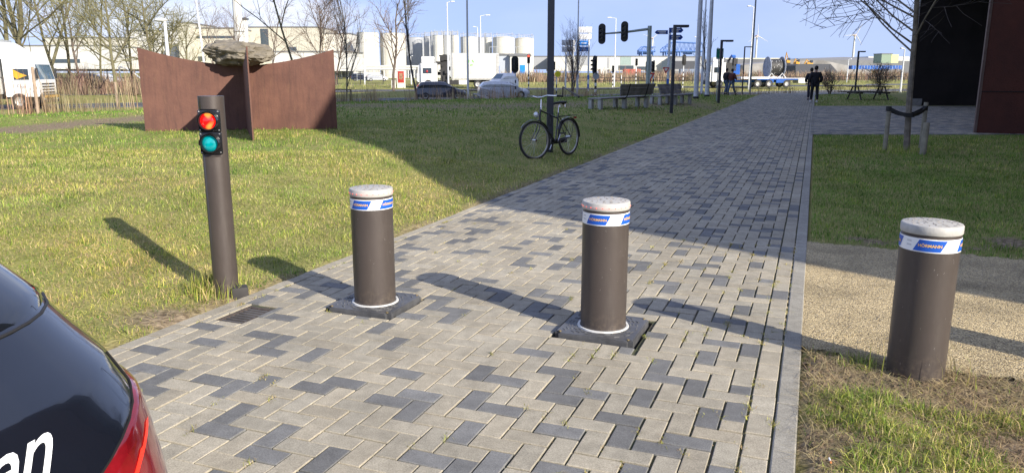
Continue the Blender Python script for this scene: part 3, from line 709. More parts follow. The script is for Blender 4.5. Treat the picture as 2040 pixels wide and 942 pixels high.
# gully grate
gx, gy = path_pt(*GR); gt = thing('drain_grate', 'rusty iron gully grate in the left edge of the paving', 'drain grate', (gx, gy, -.004), PANG)
iron = mat('rusty_iron', (.10, .075, .062), .8, metal=.2, var=.3, scale=20, col2=(.05, .045, .042), bump=.4)
mb = MB()
for s_ in (-1, 1): mb.bbox((s_ * .095, 0, -.014), (.022, .335, .02), .003); mb.bbox((0, s_ * .155, -.0145), (.166, .024, .018), .003)
mb.build('frame', iron, gt)
mb = MB()
for k in range(7): mb.bbox((0, -.12 + k * .04, -.016), (.170, .017, .016), .004)
mb.build('bars', mat('worn_iron', (.13, .12, .115), .6, metal=.4, var=.2), gt)

# ================================================================== SIGNAL POST
tp = thing('signal_post', 'round bronze post with small red and green signal lamps, standing in grass', 'traffic light', (-2.007, 5.131, height(-2.007, 5.131) - .01), 0)
PR = .083; PH = 1.375; fa = math.atan2(-5.131, 2.007) - .30
mb = MB(); n = 48
def cut_prof(th, r=PR):
    q = math.cos(th - fa); return min(1, (PR * .72) / (PR * q)) if q > .72 else 1
vs = []; levels = [(-.05, 0), (PH - .40, 0), (PH - .398, 1), (PH - .085, 1), (PH - .083, 0), (PH, 0)]
for z, cut in levels:
    for j in range(n):
        th = 2 * math.pi * j / n; r = PR * (cut_prof(th) if cut else 1); vs.append((r * math.cos(th), r * math.sin(th), z))
mb.add(vs, [(i * n + j, i * n + (j + 1) % n, (i + 1) * n + (j + 1) % n, (i + 1) * n + j) for i in range(len(levels) - 1) for j in range(n)] + [tuple(range(5 * n, 6 * n))])
mb.build('post', bronze, tp, sharp=40)
hous = mat('lamp_housing_black', (.012, .012, .013), .25, var=.1, coat=.3); screw = mat('steel_screw', (.6, .6, .58), .35, metal=.8)
def lens_mat(name, c, e, es):
    m = mat(name, c, .08, var=.25, scale=30, coat=1, emit=e, estr=es)
    if es > 1:
        n_ = m.node_tree.nodes; l_ = m.node_tree.links; tc = n_.new('ShaderNodeTexCoord'); nz = n_.new('ShaderNodeTexNoise'); nz.inputs['Scale'].default_value = 17; nz.inputs['Detail'].default_value = 0
        rp = n_.new('ShaderNodeValToRGB'); rp.color_ramp.elements[0].position = .50; rp.color_ramp.elements[0].color = (1, .0, .0, 1); rp.color_ramp.elements[1].position = .66; rp.color_ramp.elements[1].color = (1, .34, .05, 1)
        l_.new(tc.outputs['Object'], nz.inputs[0]); l_.new(nz.outputs[0], rp.inputs[0]); l_.new(rp.outputs[0], n_['Principled BSDF'].inputs['Emission Color'])
    return m
lr = lens_mat('red_lens', (.5, .01, .01), (1, .05, .02), 1.1); lr.node_tree.nodes['Principled BSDF'].inputs['Emission Strength'].default_value = .85
lg = lens_mat('green_lens', (.0, .22, .24), (0, .30, .32), .22)  # unlit lens, a faint teal glow is put into its material
fn = Vector((math.cos(fa), math.sin(fa), 0)); ft = Vector((-math.sin(fa), math.cos(fa), 0))
for zc, lm, nm in ((PH - .160, lr, 'lit red signal lamp'), (PH - .307, lg, 'unlit teal green signal lamp')):
    h = MB(); cc = fn * (PR * .72 + .008)
    h.T = Matrix.Translation((cc.x, cc.y, zc)) @ Matrix(((ft.x, 0, fn.x, 0), (ft.y, 0, fn.y, 0), (0, 1, 0, 0), (0, 0, 0, 1)))   # local x=across y=up z=out
    h.bbox((0, 0, 0), (.143, .143, .022), .008); hb = h.build('lamp_housing', hous, tp); hb['label'] = nm
    q = MB(); q.T = h.T; q.lathe([(.068, .008), (.064, .035), (.060, .048), (.054, .048), (.050, .030), (.049, .012)], 48); q.build('rim', hous, hb)
    vz = MB(); vz.T = h.T; vz.lathe([(.066, .01), (.064, .060), (.061, .060), (.063, .01)], 30, ang=(R(-10), R(190))); vz.build('visor', hous, hb)
    q = MB(); q.T = h.T; q.lathe([(.052, .024), (.044, .034), (.028, .041), (.012, .044), (0, .045)], 40); q.build('lens', lm, hb)
    q = MB(); q.T = h.T
    for sx in (-1, 1):
        for sy in (-1, 1): q.sphere((sx * .061, sy * .061, .011), .0055, 8, 5)
    q.build('screws', screw, hb)
mb = MB(); mb.bbox((.10, -.02, .02), (.11, .10, .10), .02, rz=.4); mb.build('foot_box', mat('dark_footing', (.04, .037, .036), .7), tp)

# ================================================================== RUSTY SCULPTURE AND BOULDER
rust = mat('rust_steel', (.150, .070, .050), .82, var=.1, scale=2.2, col2=(.110, .050, .038), bump=.18, bscale=22)
gL = G(290, 262); gR = G(672, 257); gF = G(505, 281); add_dirt(rust, (.075, .036, .030), 0, 5, (2.4, 2.4, .22), .7, .48, .7); add_dirt(rust, (.20, .105, .06), 0, 7, (1.6, 1.6, .35), .4, .55, .75); J = Vector((gL[0], gL[1])).lerp(Vector((gR[0], gR[1])), .52) + Vector((-.03, .10)); sc_ = thing('steel_sculpture', 'rust-brown steel sculpture of crossing plates with curved tops, on the lawn', 'sculpture', (J.x, J.y, height(J.x, J.y) - .03))
def wing(tip, hj, ht, name, lean=0.0):
    e = Vector((tip[0], tip[1])) - J; L = e.length; e = e / L; nrm = Vector((-e.y, e.x)) * .012; base = height(J.x, J.y) - .03
    mb = MB(); n = 20; vs = []
    for i in range(n + 1):
        s = i / n; p = e * L * s + Vector((-e.y, e.x)) * lean * math.sin(math.pi * s); zt = hj + (ht - hj) * s ** 1.75; zb = -.12
        for sg in (-1, 1):
            vs.append((p.x + nrm.x * sg, p.y + nrm.y * sg, zb)); vs.append((p.x + nrm.x * sg, p.y + nrm.y * sg, zt))
    fs = []
    for i in range(n):
        a, b = 4 * i, 4 * i + 4; fs += [(a, a + 1, b + 1, b), (a + 2, b + 2, b + 3, a + 3), (a + 1, a + 3, b + 3, b + 1)]
    fs += [(0, 2, 3, 1), (4 * n, 4 * n + 1, 4 * n + 3, 4 * n + 2)]
    mb.add(vs, fs); return mb.build(name, rust, sc_, sharp=30, clean=True)
b0 = height(J.x, J.y) - .03
zl = at(274, 95, gL[1])[1] - b0; zr = at(661, 99, gR[1])[1] - b0; zj = at(480, 131, J.y)[1] - b0; zf = at(490, 93, gF[1])[1] - b0
wing(gL, zj, zl, 'plate'); wing(gR, zj, zr, 'plate'); wing(gF, zj, zf, 'plate'); back = J * 2 - Vector((gF[0], gF[1])); wing((back.x, back.y), zj, zf * .98, 'plate')
# boulder
bm = bmesh.new(); bmesh.ops.create_icosphere(bm, subdivisions=5, radius=1)
for v in bm.verts:
    c = v.co.copy(); d = c.normalized(); k = 1 + .22 * noise.fractal(d * 1.6 + Vector((3, 1, 2)), 1, 2, 4) + .05 * noise.fractal(d * 6, 1, 2, 3)
    k -= .10 * abs(noise.noise(d * 2.6 + Vector((9, 0, 0))))
    v.co = Vector((d.x * .76 * k, d.y * .70 * k, d.z * .33 * k * (1.05 if d.z > 0 else .95)))
    v.co.z = round(v.co.z / .07) * .07 * .08 + v.co.z * .92
    v.co.x += .05 * (abs(v.co.x) > .7) * v.co.z
rk = mat('boulder_stone', (.22, .195, .155), .9, var=.2, scale=4.5, col2=(.13, .115, .09), bump=1.0, bscale=9)
mb = MB(); bm.verts.index_update(); mb.add([v.co for v in bm.verts], [tuple(v.index for v in f.verts) for f in bm.faces]); bm.free()
rx, rz_ = at(479, 111, J.y)
bo = mb.build('boulder', rk, sharp=28, loc=(rx, J.y - .08, rz_ + .035)); bo.rotation_euler = (0, R(3.0), math.atan2(gR[1] - gL[1], gR[0] - gL[0])); bo.scale = (.88, .88, .88); tag(bo, 'rough grey-brown boulder resting on top of the rusty steel plates', 'boulder')

# ================================================================== DARK LAMP POSTS
dk = mat('anthracite_steel', (.055, .058, .068), .5, metal=.3, var=.05)
def lamp_post(px, py, ytop, arm_px, label, pw=.11):
    x, y, z = G(px, py) if py else (0, 0, 0); zt = at(px, ytop, y)[1] - z if ytop is not None else 3.9
    t = thing('lamp_post', label, 'lamp post', (x, y, z), 0, 'dark angular path lamps')
    mb = MB(); mb.bbox((0, 0, zt / 2 - .05), (pw, pw, zt + .1), .006); mb.build('pole', dk, t)
    L = arm_px / FPX * y; mb = MB(); mb.bbox((L / 2 + pw / 2, 0, zt - .045), (L, pw * .9, .09), .008); a = mb.build('lamp_arm', dk, t)
    mb = MB(); mb.box((L * .6 + pw / 2, 0, zt - .094), (L * .6, pw * .6, .01)); mb.build('light_panel', mat('lamp_glass', (.5, .5, .48), .3), a)
    return t
lamp_post(1095, 303, None, 48, 'thick dark lamp post with the bicycle leaning against it', .125)
lamp_post(1337, 226, 50, 24, 'dark angular lamp post in front of the third bench')
lamp_post(1431, 206, 80, 20, 'dark angular lamp post beside the small green sign')
lamp_post(1478, 188, 93, 14, 'dark angular lamp post in front of the cable reel truck')
lamp_post(1703, 186, 102, 12, 'dark angular lamp post next to the picnic table')

# ================================================================== BICYCLE
def bicycle():
    fx, fy, fz = G(1070, 316); qx, qy, qz = G(1134, 309); d = Vector((fx - qx, fy - qy)); rz = math.atan2(d.y, d.x); 
    t = thing('bicycle', 'black upright bicycle with chrome handlebar leaning on the dark lamp post', 'bicycle', (qx, qy, qz), rz)
    blkp = mat('bike_black', (.012, .012, .014), .3, coat=.5, var=.05); chrome = mat('bike_chrome', (.75, .76, .78), .15, metal=1, var=.02)
    tyre = mat('tyre_rubber', (.035, .033, .031), .8); rimc = mat('rim_alloy', (.52, .51, .48), .35, metal=.7); tyw = mat('tyre_grey', (.20, .19, .17), .8)
    WR = .345; B = 1.08
    lean = Matrix.Rotation(R(4), 4, 'X')
    def wheel(cx, steer, name):
        W = thing_part('wheel', t); M = lean @ Matrix.Translation((cx, 0, WR)) @ Matrix.Rotation(steer, 4, 'Z') @ Matrix.Rotation(math.pi / 2, 4, 'X')
        mb = MB(); mb.T = M; mb.lathe([(WR + .02 * math.cos(a) - .02, .019 * math.sin(a)) for a in np.linspace(0, 2 * math.pi, 9)], 48); o = mb.build('wheel', tyre, t)
        mb = MB(); mb.T = M; mb.lathe([(WR - .038, .012), (WR - .052, .009), (WR - .052, -.009), (WR - .038, -.012), (WR - .036, 0), (WR - .038, .012)], 48); mb.build('rim', rimc, o)
        mb = MB(); mb.T = M
        for k in range(28):
            a = 2 * math.pi * k / 28; b = a + (.5 if k % 2 else -.5); s = .028 if k % 4 < 2 else -.028
            mb.tube([(.022 * math.cos(b), .022 * math.sin(b), s), ((WR - .05) * math.cos(a), (WR - .05) * math.sin(a), 0)], .0016, 4)
        mb.build('spokes', rimc, o); mb = MB(); mb.T = M; mb.tube([(0, 0, -.05), (0, 0, .05)], .022, 12); mb.build('hub', chrome, o)
        return o
    def thing_part(n, p): return None
    st = R(-16); wheel(0, 0, 'rear'); wheel(B, st, 'front')
    mb = MB(); mb.T = lean
    BB = (.44, 0, .28); SEATT = (.30, 0, .80); HEADT = (.86, 0, .86); HEADB = (.90, 0, .70)
    mb.tube([BB, SEATT], .015, 10); mb.tube([(.33, 0, .70), HEADT], .014, 10); mb.tube([BB, HEADB], .018, 10); mb.tube([HEADB, (.85, 0, .92)], .018, 10)
    for s in (-1, 1): mb.tube([(.44, s * .03, .28), (0, s * .06, WR)], .009, 8); mb.tube([(.31, s * .02, .74), (0, s * .06, WR)], .008, 8)
    mb.build('frame', blkp, t)
    Mf = lean @ Matrix.Translation((.885, 0, .76)) @ Matrix.Rotation(st, 4, 'Z') @ Matrix.Translation((-.885, 0, -.76))
    mb = MB(); mb.T = Mf
    for s in (-1, 1): mb.tube([(.90, s * .035, .69), (.955, s * .045, .52), (B, s * .05, WR)], .010, 8)
    mb.tube([(.90, -.04, .69), (.90, .04, .69)], .012, 8); mb.build('fork', blkp, t)
    mb = MB(); mb.T = Mf; mb.tube([(.855, 0, .88), (.835, 0, 1.06)], [.014, .010], 8); mb.tube([(.835, 0, 1.06), (.87, 0, 1.09)], .012, 8)
    mb.tube([(.64, -.31, 1.09), (.74, -.295, 1.10), (.85, -.21, 1.115), (.875, -.06, 1.09), (.875, .06, 1.09), (.85, .21, 1.115), (.74, .295, 1.10), (.64, .31, 1.09)], .0125, 10); hb = mb.build('handlebar', chrome, t)
    for s in (-1, 1): mb = MB(); mb.T = Mf; mb.tube([(.60, s * .313, 1.088), (.73, s * .297, 1.10)], .018, 8); mb.build('grip', black_rb, hb)
    mb = MB(); mb.T = lean; mb.tube([SEATT, (.275, 0, .96)], .0125, 8); mb.build('seat_post', chrome, t)
    mb = MB(); mb.T = lean; vs = []; prof = [(.10, .02, .95), (.12, .085, .985), (.18, .10, .99), (.25, .075, .985), (.32, .035, .98), (.40, .022, .975), (.43, .01, .965)]
    for x, hw, z in prof:
        for a in np.linspace(0, 2 * math.pi, 11)[:-1]: vs.append((x, hw * math.cos(a), z + .022 * math.sin(a)))
    mb.add(vs, [(i * 10 + j, i * 10 + (j + 1) % 10, (i + 1) * 10 + (j + 1) % 10, (i + 1) * 10 + j) for i in range(6) for j in range(10)] + [tuple(range(10)), tuple(range(60, 70))])
    sd_ = mb.build('saddle', black_rb, t); mb = MB(); mb.T = lean
    for s in (-1, 1): mb.tube([(.15, s * .06, .95), (.15, s * .06, .90)], .02, 8)
    mb.build('springs', chrome, sd_)
    mb = MB(); mb.T = lean
    for s in (-.07, -.025, .025, .07): mb.tube([(.22, s, .735), (-.22, s, .735)], .005, 6)
    for s in (-1, 1): mb.tube([(-.12, s * .07, .73), (0, s * .07, WR)], .005, 6); mb.tube([(.20, s * .07, .73), (.30, s * .02, .72)], .005, 6)
    mb.tube([(-.22, -.07, .735), (-.22, .07, .735)], .006, 6); mb.tube([(.1, -.07, .735), (.1, .07, .735)], .005, 6); mb.build('luggage_rack', blkp, t)
    for cx, a0, a1, T_, nm in ((0, 25, 185, lean, 'rear'), (B, 40, 150, lean, 'front')):
        mb = MB(); M = lean @ Matrix.Translation((cx, 0, WR)) @ Matrix.Rotation(st if cx else 0, 4, 'Z') @ Matrix.Rotation(math.pi / 2, 4, 'X'); mb.T = M
        mb.lathe([(WR + .018, -.028), (WR + .028, 0), (WR + .018, .028)], 24, ang=(R(a0), R(a1))); mb.build('mudguard', blkp, t)
    mb = MB(); mb.T = lean; mb.slab([(.50, -.055), (.50, -.035), (.0, -.035), (.0, -.055)], .24, .33); mb.sphere((.47, -.045, .28), .06, 12, 8, (1, .3, 1)); mb.build('chain_case', blkp, t)
    mb = MB(); mb.T = lean; mb.tube([(.44, -.06, .28), (.50, -.09, .13)], .009, 6); mb.tube([(.44, .06, .28), (.38, .09, .43)], .009, 6); mb.build('cranks', chrome, t)
    for p in ((.50, -.13, .13), (.38, .13, .43)): mb = MB(); mb.T = lean; mb.bbox(p, (.09, .09, .025), .006); mb.build('pedal', black_rb, t)
    mb = MB(); mb.T = Mf; mb.sphere((.965, 0, .79), .052, 14, 10, (.9, 1, 1)); mb.build('headlight', mat('headlamp_glass', (.7, .72, .75), .08, metal=.5), t)
    mb = MB(); mb.T = lean; mb.box((-.25, 0, .69), (.02, .06, .035)); mb.build('tail_reflector', mat('reflector_red', (.4, .02, .02), .2), t)
    mb = MB(); mb.T = lean; mb.tube([(.62, .03, .80), (.58, .04, .70), (.60, .03, .58), (.66, .02, .60), (.66, .03, .72), (.62, .03, .80)], .014, 8); mb.build('cable_lock', black_rb, t)
bicycle()

# ================================================================== BENCHES, PICNIC TABLE
wood = mat('weathered_wood', (.235, .225, .215), .8, var=.25, scale=3, bump=.3); conc = mat('bench_concrete', (.42, .42, .39), .85, var=.1, scale=4, bump=.2); strapm = mat('black_strap', (.015, .015, .016), .6)
def bench(p0, p1, back, label, face=1, rear=False):
    x0, y0, z0 = G(*p0); x1, y1, z1 = G(*p1); L = math.hypot(x1 - x0, y1 - y0); rz = math.atan2(y1 - y0, x1 - x0)
    t = thing('bench', label, 'bench', (x0, y0, min(z0, z1)), rz, 'wooden benches on concrete blocks')
    D = .55; 
    for k, xx in enumerate((.12, L * .5, L - .12)):
        for yy in (-D / 2 + .09, D / 2 - .09): mb = MB(); mb.bbox((xx, yy, .19), (.16, .13, .40), .012); mb.build('leg', conc, t)
    mb = MB()
    for k in range(4): mb.bbox((L / 2, -D / 2 + .07 + k * .137, .425), (L, .128, .05), .008)
    mb.build('seat', wood, t)
    b0, b1 = back; mb = MB(); sgn = 1 if rear else -1          # backrest on the near side (leaning to the camera) or the far side
    ang = R(14)
    for k in range(3):
        h = .145 * k; yc = (-D / 2 - .02 - math.sin(ang) * (h + .12)) if rear else (D / 2 + .02 + math.sin(ang) * (h + .12))
        mb.T = Matrix.Translation((L * (b0 + b1) / 2, yc, .52 + h * math.cos(ang) + .04)) @ Matrix.Rotation(ang * (1 if rear else -1), 4, 'X'); mb.bbox((0, 0, 0), (L * (b1 - b0) + .1 * k, .035, .135), .006)
    mb.build('backrest', wood, t); 
    for q in (.22, .80):
        mb = MB(); xx = L * (b0 + (b1 - b0) * q)
        if rear: mb.tube([(xx, -D / 2 - .16, .93), (xx - .03, -D / 2 - .055, .48), (xx - .05, -D / 2 + .02, .39), (xx - .05, 0, .385)], .022, 6)
        else: mb.tube([(xx, D / 2 + .16, .90), (xx, D / 2 + .05, .45), (xx, 0, .385)], .022, 6)
        mb.build('back_bracket', strapm, t)
    return t
bench((1183, 218), (1281, 214), (.34, 1.02), 'dark weathered bench seen from behind, backrest with two black straps', rear=True)
bench((1304, 208), (1368, 207), (.35, 1.02), 'grey weathered bench beyond the slim dark lamp post', rear=False)
bench((948, 197), (1030, 199), (-.02, .62), 'grey weathered bench in front of the white cars by the road', rear=False)
px_, py_, pz__ = at(1729, 190, 44)[0], 44.0, height(20.7, 44); pt = thing('picnic_table', 'dark wooden picnic table with built-in benches on the far lawn', 'picnic table', (px_, py_, pz__), .1)
pw_ = mat('dark_timber', (.075, .068, .06), .85, var=.2)
mb = MB()
for k in range(5): mb.bbox((0, -.32 + k * .16, .75), (2.3, .15, .045), .006)
mb.build('tabletop', pw_, pt)
for s in (-1, 1):
    mb = MB(); mb.bbox((0, s * .75 - .07, .44), (2.5, .14, .05), .006); mb.bbox((0, s * .75 + .08, .44), (2.5, .14, .05), .006); mb.build('seat', pw_, pt)
for s in (-.8, .8):
    mb = MB(); mb.tube([(s, -.75, 0), (s, -.28, .73)], .05, 4); mb.tube([(s, .75, 0), (s, .28, .73)], .05, 4); mb.tube([(s, -.82, .4), (s, .82, .4)], .05, 4); mb.build('leg_frame', pw_, pt)

# ================================================================== THE CAR IN THE CORNER
carp = mat('car_black', (.006, .008, .014), .18, var=.05, coat=1.0, metal=.0); glassd = mat('dark_glass', (.008, .010, .014), .05, var=.05, coat=1)
redl = mat('tail_lens', (.17, .005, .009), .12, var=.25, scale=9, coat=1); redb = mat('tail_strip', (.75, .03, .02), .2, emit=(1, .04, .01), estr=.35); whl = mat('white_lettering', (.82, .83, .85), .4, var=.02)
CF = Vector((-.953, .302, 0)); CLf = Vector((-.302, -.953, 0)); CO = Vector((-.73, 1.45, 0)) + CLf * .86 + CF * -.03 + Vector((.21, 0, 0))
ZS = [.20, .30, .45, .62, .70, .80, .89, .93, .956, 1.00, 1.05, 1.12, 1.20, 1.30, 1.38, 1.43, 1.45]
SR = [.10, .02, -.02, -.02, -.01, .012, .045, .065, .085, .120, .180, .255, .36, .51, .70, .98, 1.45]
SF = [.20, .08, .02, .03, .05, .15, .55, .80, .95, 1.15, 1.25, 1.40, 1.55, 1.75, 1.95, 2.15, 2.3]
HWD = [.80, .85, .88, .89, .89, .89, .885, .880, .872, .855, .835, .81, .77, .71, .66, .58, .42]
CLN = 4.35; NE = 5.2
def cprof(z): return np.interp(z, ZS, SR), np.interp(z, ZS, SF), np.interp(z, ZS, HWD)
def cS(th, z, off=0.0):
    r, f, hw = cprof(z); cx = (r + CLN - f) / 2; a = (CLN - f - r) / 2 + off; b = hw + off; c, q = math.cos(th), math.sin(th)
    return Vector((cx + a * math.copysign(abs(c) ** (2 / NE), c), b * math.copysign(abs(q) ** (2 / NE), q), z))
def th_rear(y, z):
    b = cprof(z)[2]; q = min(1, abs(y) / b) ** (NE / 2); t = math.asin(q); return math.pi - math.copysign(t, y)       # on the rear half
def th_side(dx, z):                                                  # right side, dx forward of the rear
    r, f, hw = cprof(z); a = (CLN - f - r) / 2; c = max(0, 1 - dx / a) ** (NE / 2); return math.pi + math.acos(c)
ct = thing('parked_car', 'rear corner of a black car with red tail lamp and white lettering', 'car', CO, math.atan2(CF.y, CF.x))
zz = sorted(set([round(float(z), 4) for z in np.linspace(.2, 1.45, 60)] + ZS)); nth = 360
ths = [2 * math.pi * i / nth for i in range(nth)]
mb = MB(); vs = [cS(t, z) for z in zz for t in ths]
mb.add(vs, [(i * nth + j, i * nth + (j + 1) % nth, (i + 1) * nth + (j + 1) % nth, (i + 1) * nth + j) for i in range(len(zz) - 1) for j in range(nth)] + [tuple(range(nth))[::-1], tuple((len(zz) - 1) * nth + j for j in range(nth))])
cb = mb.build('body', carp, ct, sharp=60)
def cpatch(fl, fr_, z0, z1, off, name, m, par, nz_=24, nu=24, edge=True):
    mb = MB(); vs = []
    for i in range(nz_ + 1):
        z = z0 + (z1 - z0) * i / nz_; a, b = fl(z), fr_(z)
        for j in range(nu + 1):
            rim = min(i, nz_ - i, j, nu - j); o_ = off * (.0 if rim == 0 else (.75 if rim == 1 else 1)) if edge else off
            vs.append(cS(a + (b - a) * j / nu, z, o_))
    mb.add(vs, [(i * (nu + 1) + j, i * (nu + 1) + j + 1, (i + 1) * (nu + 1) + j + 1, (i + 1) * (nu + 1) + j) for i in range(nz_) for j in range(nu)])
    return mb.build(name, m, par, sharp=80)
cpatch(lambda z: th_rear(.62 if z < 1.3 else .55, z), lambda z: th_rear(-(.72 - (z - 1.10) * .45), z), 1.102, 1.37, .006, 'rear_window', glassd, ct)
def lampL(z): return min(-.34, -.70 + .23 * max(0, .948 - z) / .065)
cpatch(lambda z: th_rear(lampL(z), z), lambda z: th_side(.16 + .25 * max(0, z - .5), z), .60, .946, .007, 'tail_light', redl, ct, nz_=60)
tl = [o for o in COL.objects if o.name == 'tail_light'][0]
for k in (0, 1):
    f_ = lambda z, k=k: -.665 + .045 * k + (.16 - .03 * k) * max(0, (.90 - .015 * k) - z) / .07
    cpatch(lambda z, f_=f_: th_rear(min(-.36, f_(z)), z), lambda z, f_=f_: th_rear(min(-.34, f_(z) + .020), z), .74, .90 - k * .02, .0085, 'light_strip', redb, tl, 20, 3, edge=False)
mb = MB()
mb.tube([cS(th_rear(lampL(z) - .002, z), z, .001) for z in np.linspace(.6, .946, 30)] + [cS(th_rear(-.705, z), z, .001) for z in np.linspace(.95, 1.0, 5)], .0022, 6); mb.build('tailgate_seam', mat('seam_black', (.002, .002, .002), .9), ct)
mb = MB(); mb.tube([cS(th_rear(y, 1.097), 1.097, .002) for y in np.linspace(.65, -.72, 30)], .003, 6); mb.build('window_seal', black_rb, ct)
for word, yc in (('en', -.388),):
    def pl_(u, v): z = .962 + v * .75; return cS(th_rear(yc - u - .85 * v, z), z, .0035)
    mb = MB(); mb.text(word, .128, pl_, bold=.001); mb.build('lettering', whl, ct, smooth=False)
for sx in (.78, 3.5):
    for sy in (-1, 1):
        mb = MB(); mb.T = Matrix.Translation((sx, sy * .78, .32)) @ Matrix.Rotation(math.pi / 2, 4, 'X'); mb.lathe([(.20, -.11), (.31, -.11), (.32, -.08), (.32, .08), (.31, .11), (.20, .11), (.19, .06), (.0, .06)], 28); mb.lathe([(0, -.06), (.19, -.06), (.20, -.11)], 28)
        mb.build('wheel', black_rb, ct)

# ================================================================== TREES
bark_g = mat('mossy_bark', (.15, .145, .07), .9, var=.3, scale=3, col2=(.13, .11, .07), bump=.4); bark_b = mat('brown_bark', (.135, .105, .085), .9, var=.3, scale=3, bump=.4)
twig_y = mat('olive_twigs', (.19, .18, .09), .9, var=.2); twig_b = mat('brown_twigs', (.17, .125, .10), .9, var=.2); twig_d = mat('dark_twigs', (.075, .062, .055), .9, var=.2); bark_d = mat('dark_bark', (.085, .078, .068), .9, var=.3, scale=5, bump=.4)
def grow(MT, MC, p, d, L, r, lvl, top, kids_, bias, wander, rng_, sub=.62, spread=(.5, 1.0), first=.3, rmin=.006, thin=1.0):
    n = 5 if lvl >= top - 1 else 3; pts = [p.copy()]; rs = [r]; dd = d.copy()
    for i in range(n):
        dd = (dd + Vector((rng_.gauss(0, wander), rng_.gauss(0, wander), rng_.gauss(0, wander * .6) + bias))).normalized(); pts.append(pts[-1] + dd * (L / n)); rs.append(max(rmin * .6, r * (1 - .62 * (i + 1) / n)))
    (MT if lvl >= top - 1 else MC).tube(pts, rs, 8 if lvl == top else (5 if lvl == top - 1 else 3), caps=False)
    if lvl == 0: return
    k = kids_[top - lvl]
    for j in range(k):
        f = first + (1 - first) * (j + rng_.random() * .8) / k if lvl == top else .15 + .85 * (j + rng_.random() * .8) / k
        f = min(f, .99); i = min(n - 1, int(f * n)); q = pts[i].lerp(pts[i + 1], f * n - i); ax = (pts[i + 1] - pts[i]).normalized()
        az = rng_.uniform(0, 6.283); e = ax.orthogonal().normalized(); e = Matrix.Rotation(az, 3, ax) @ e; sp = rng_.uniform(*spread)
        nd = (ax * math.cos(sp) + e * math.sin(sp)).normalized(); rr = rs[i] * .62
        grow(MT, MC, q, nd, L * sub * rng_.uniform(.75, 1.15) * (1.15 - .45 * f), max(rmin, min(rr, r * .5) * thin), lvl - 1, top, kids_, bias, wander, rng_, sub, spread, first, rmin, thin)
def tree(name, x, y, label, H, r, seed, levels=3, kids_=(9, 7, 6), bias=.06, wander=.10, sub=.55, spread=(.45, .95), first=.28, bm_=None, tm=None, lean=(0, 0), group=None, rmin=.015, cat='tree', stems=1, z=None, thin=1.0):
    g = random.Random(seed); t = thing(name, label, cat, (x, y, height(x, y) if z is None else z), 0, group); MT, MC = MB(), MB()
    for s_ in range(stems):
        a = 6.283 * s_ / stems + g.random(); d = Vector((lean[0], lean[1], 1)) if stems == 1 else Vector((math.cos(a) * .28 + lean[0], math.sin(a) * .28, 1))
        grow(MT, MC, Vector((math.cos(a) * r * (stems > 1), math.sin(a) * r * (stems > 1), -.1)), d.normalized(), H * (1 if s_ == 0 else g.uniform(.75, 1)), r, levels, levels, kids_, bias, wander, g, sub, spread, first, rmin, thin)
    MT.build('trunk', bm_ or bark_b, t); MC.build('crown', tm or twig_b, t); return t
def px_tree(px, py, Y, ytop, **k):
    """a tree whose foot is on the sight line through px at distance Y; ytop gives its height"""
    x = at(px, 150, Y)[0]; z = height(x, Y); H = at(px, ytop, Y)[1] - z; return x, Y, H
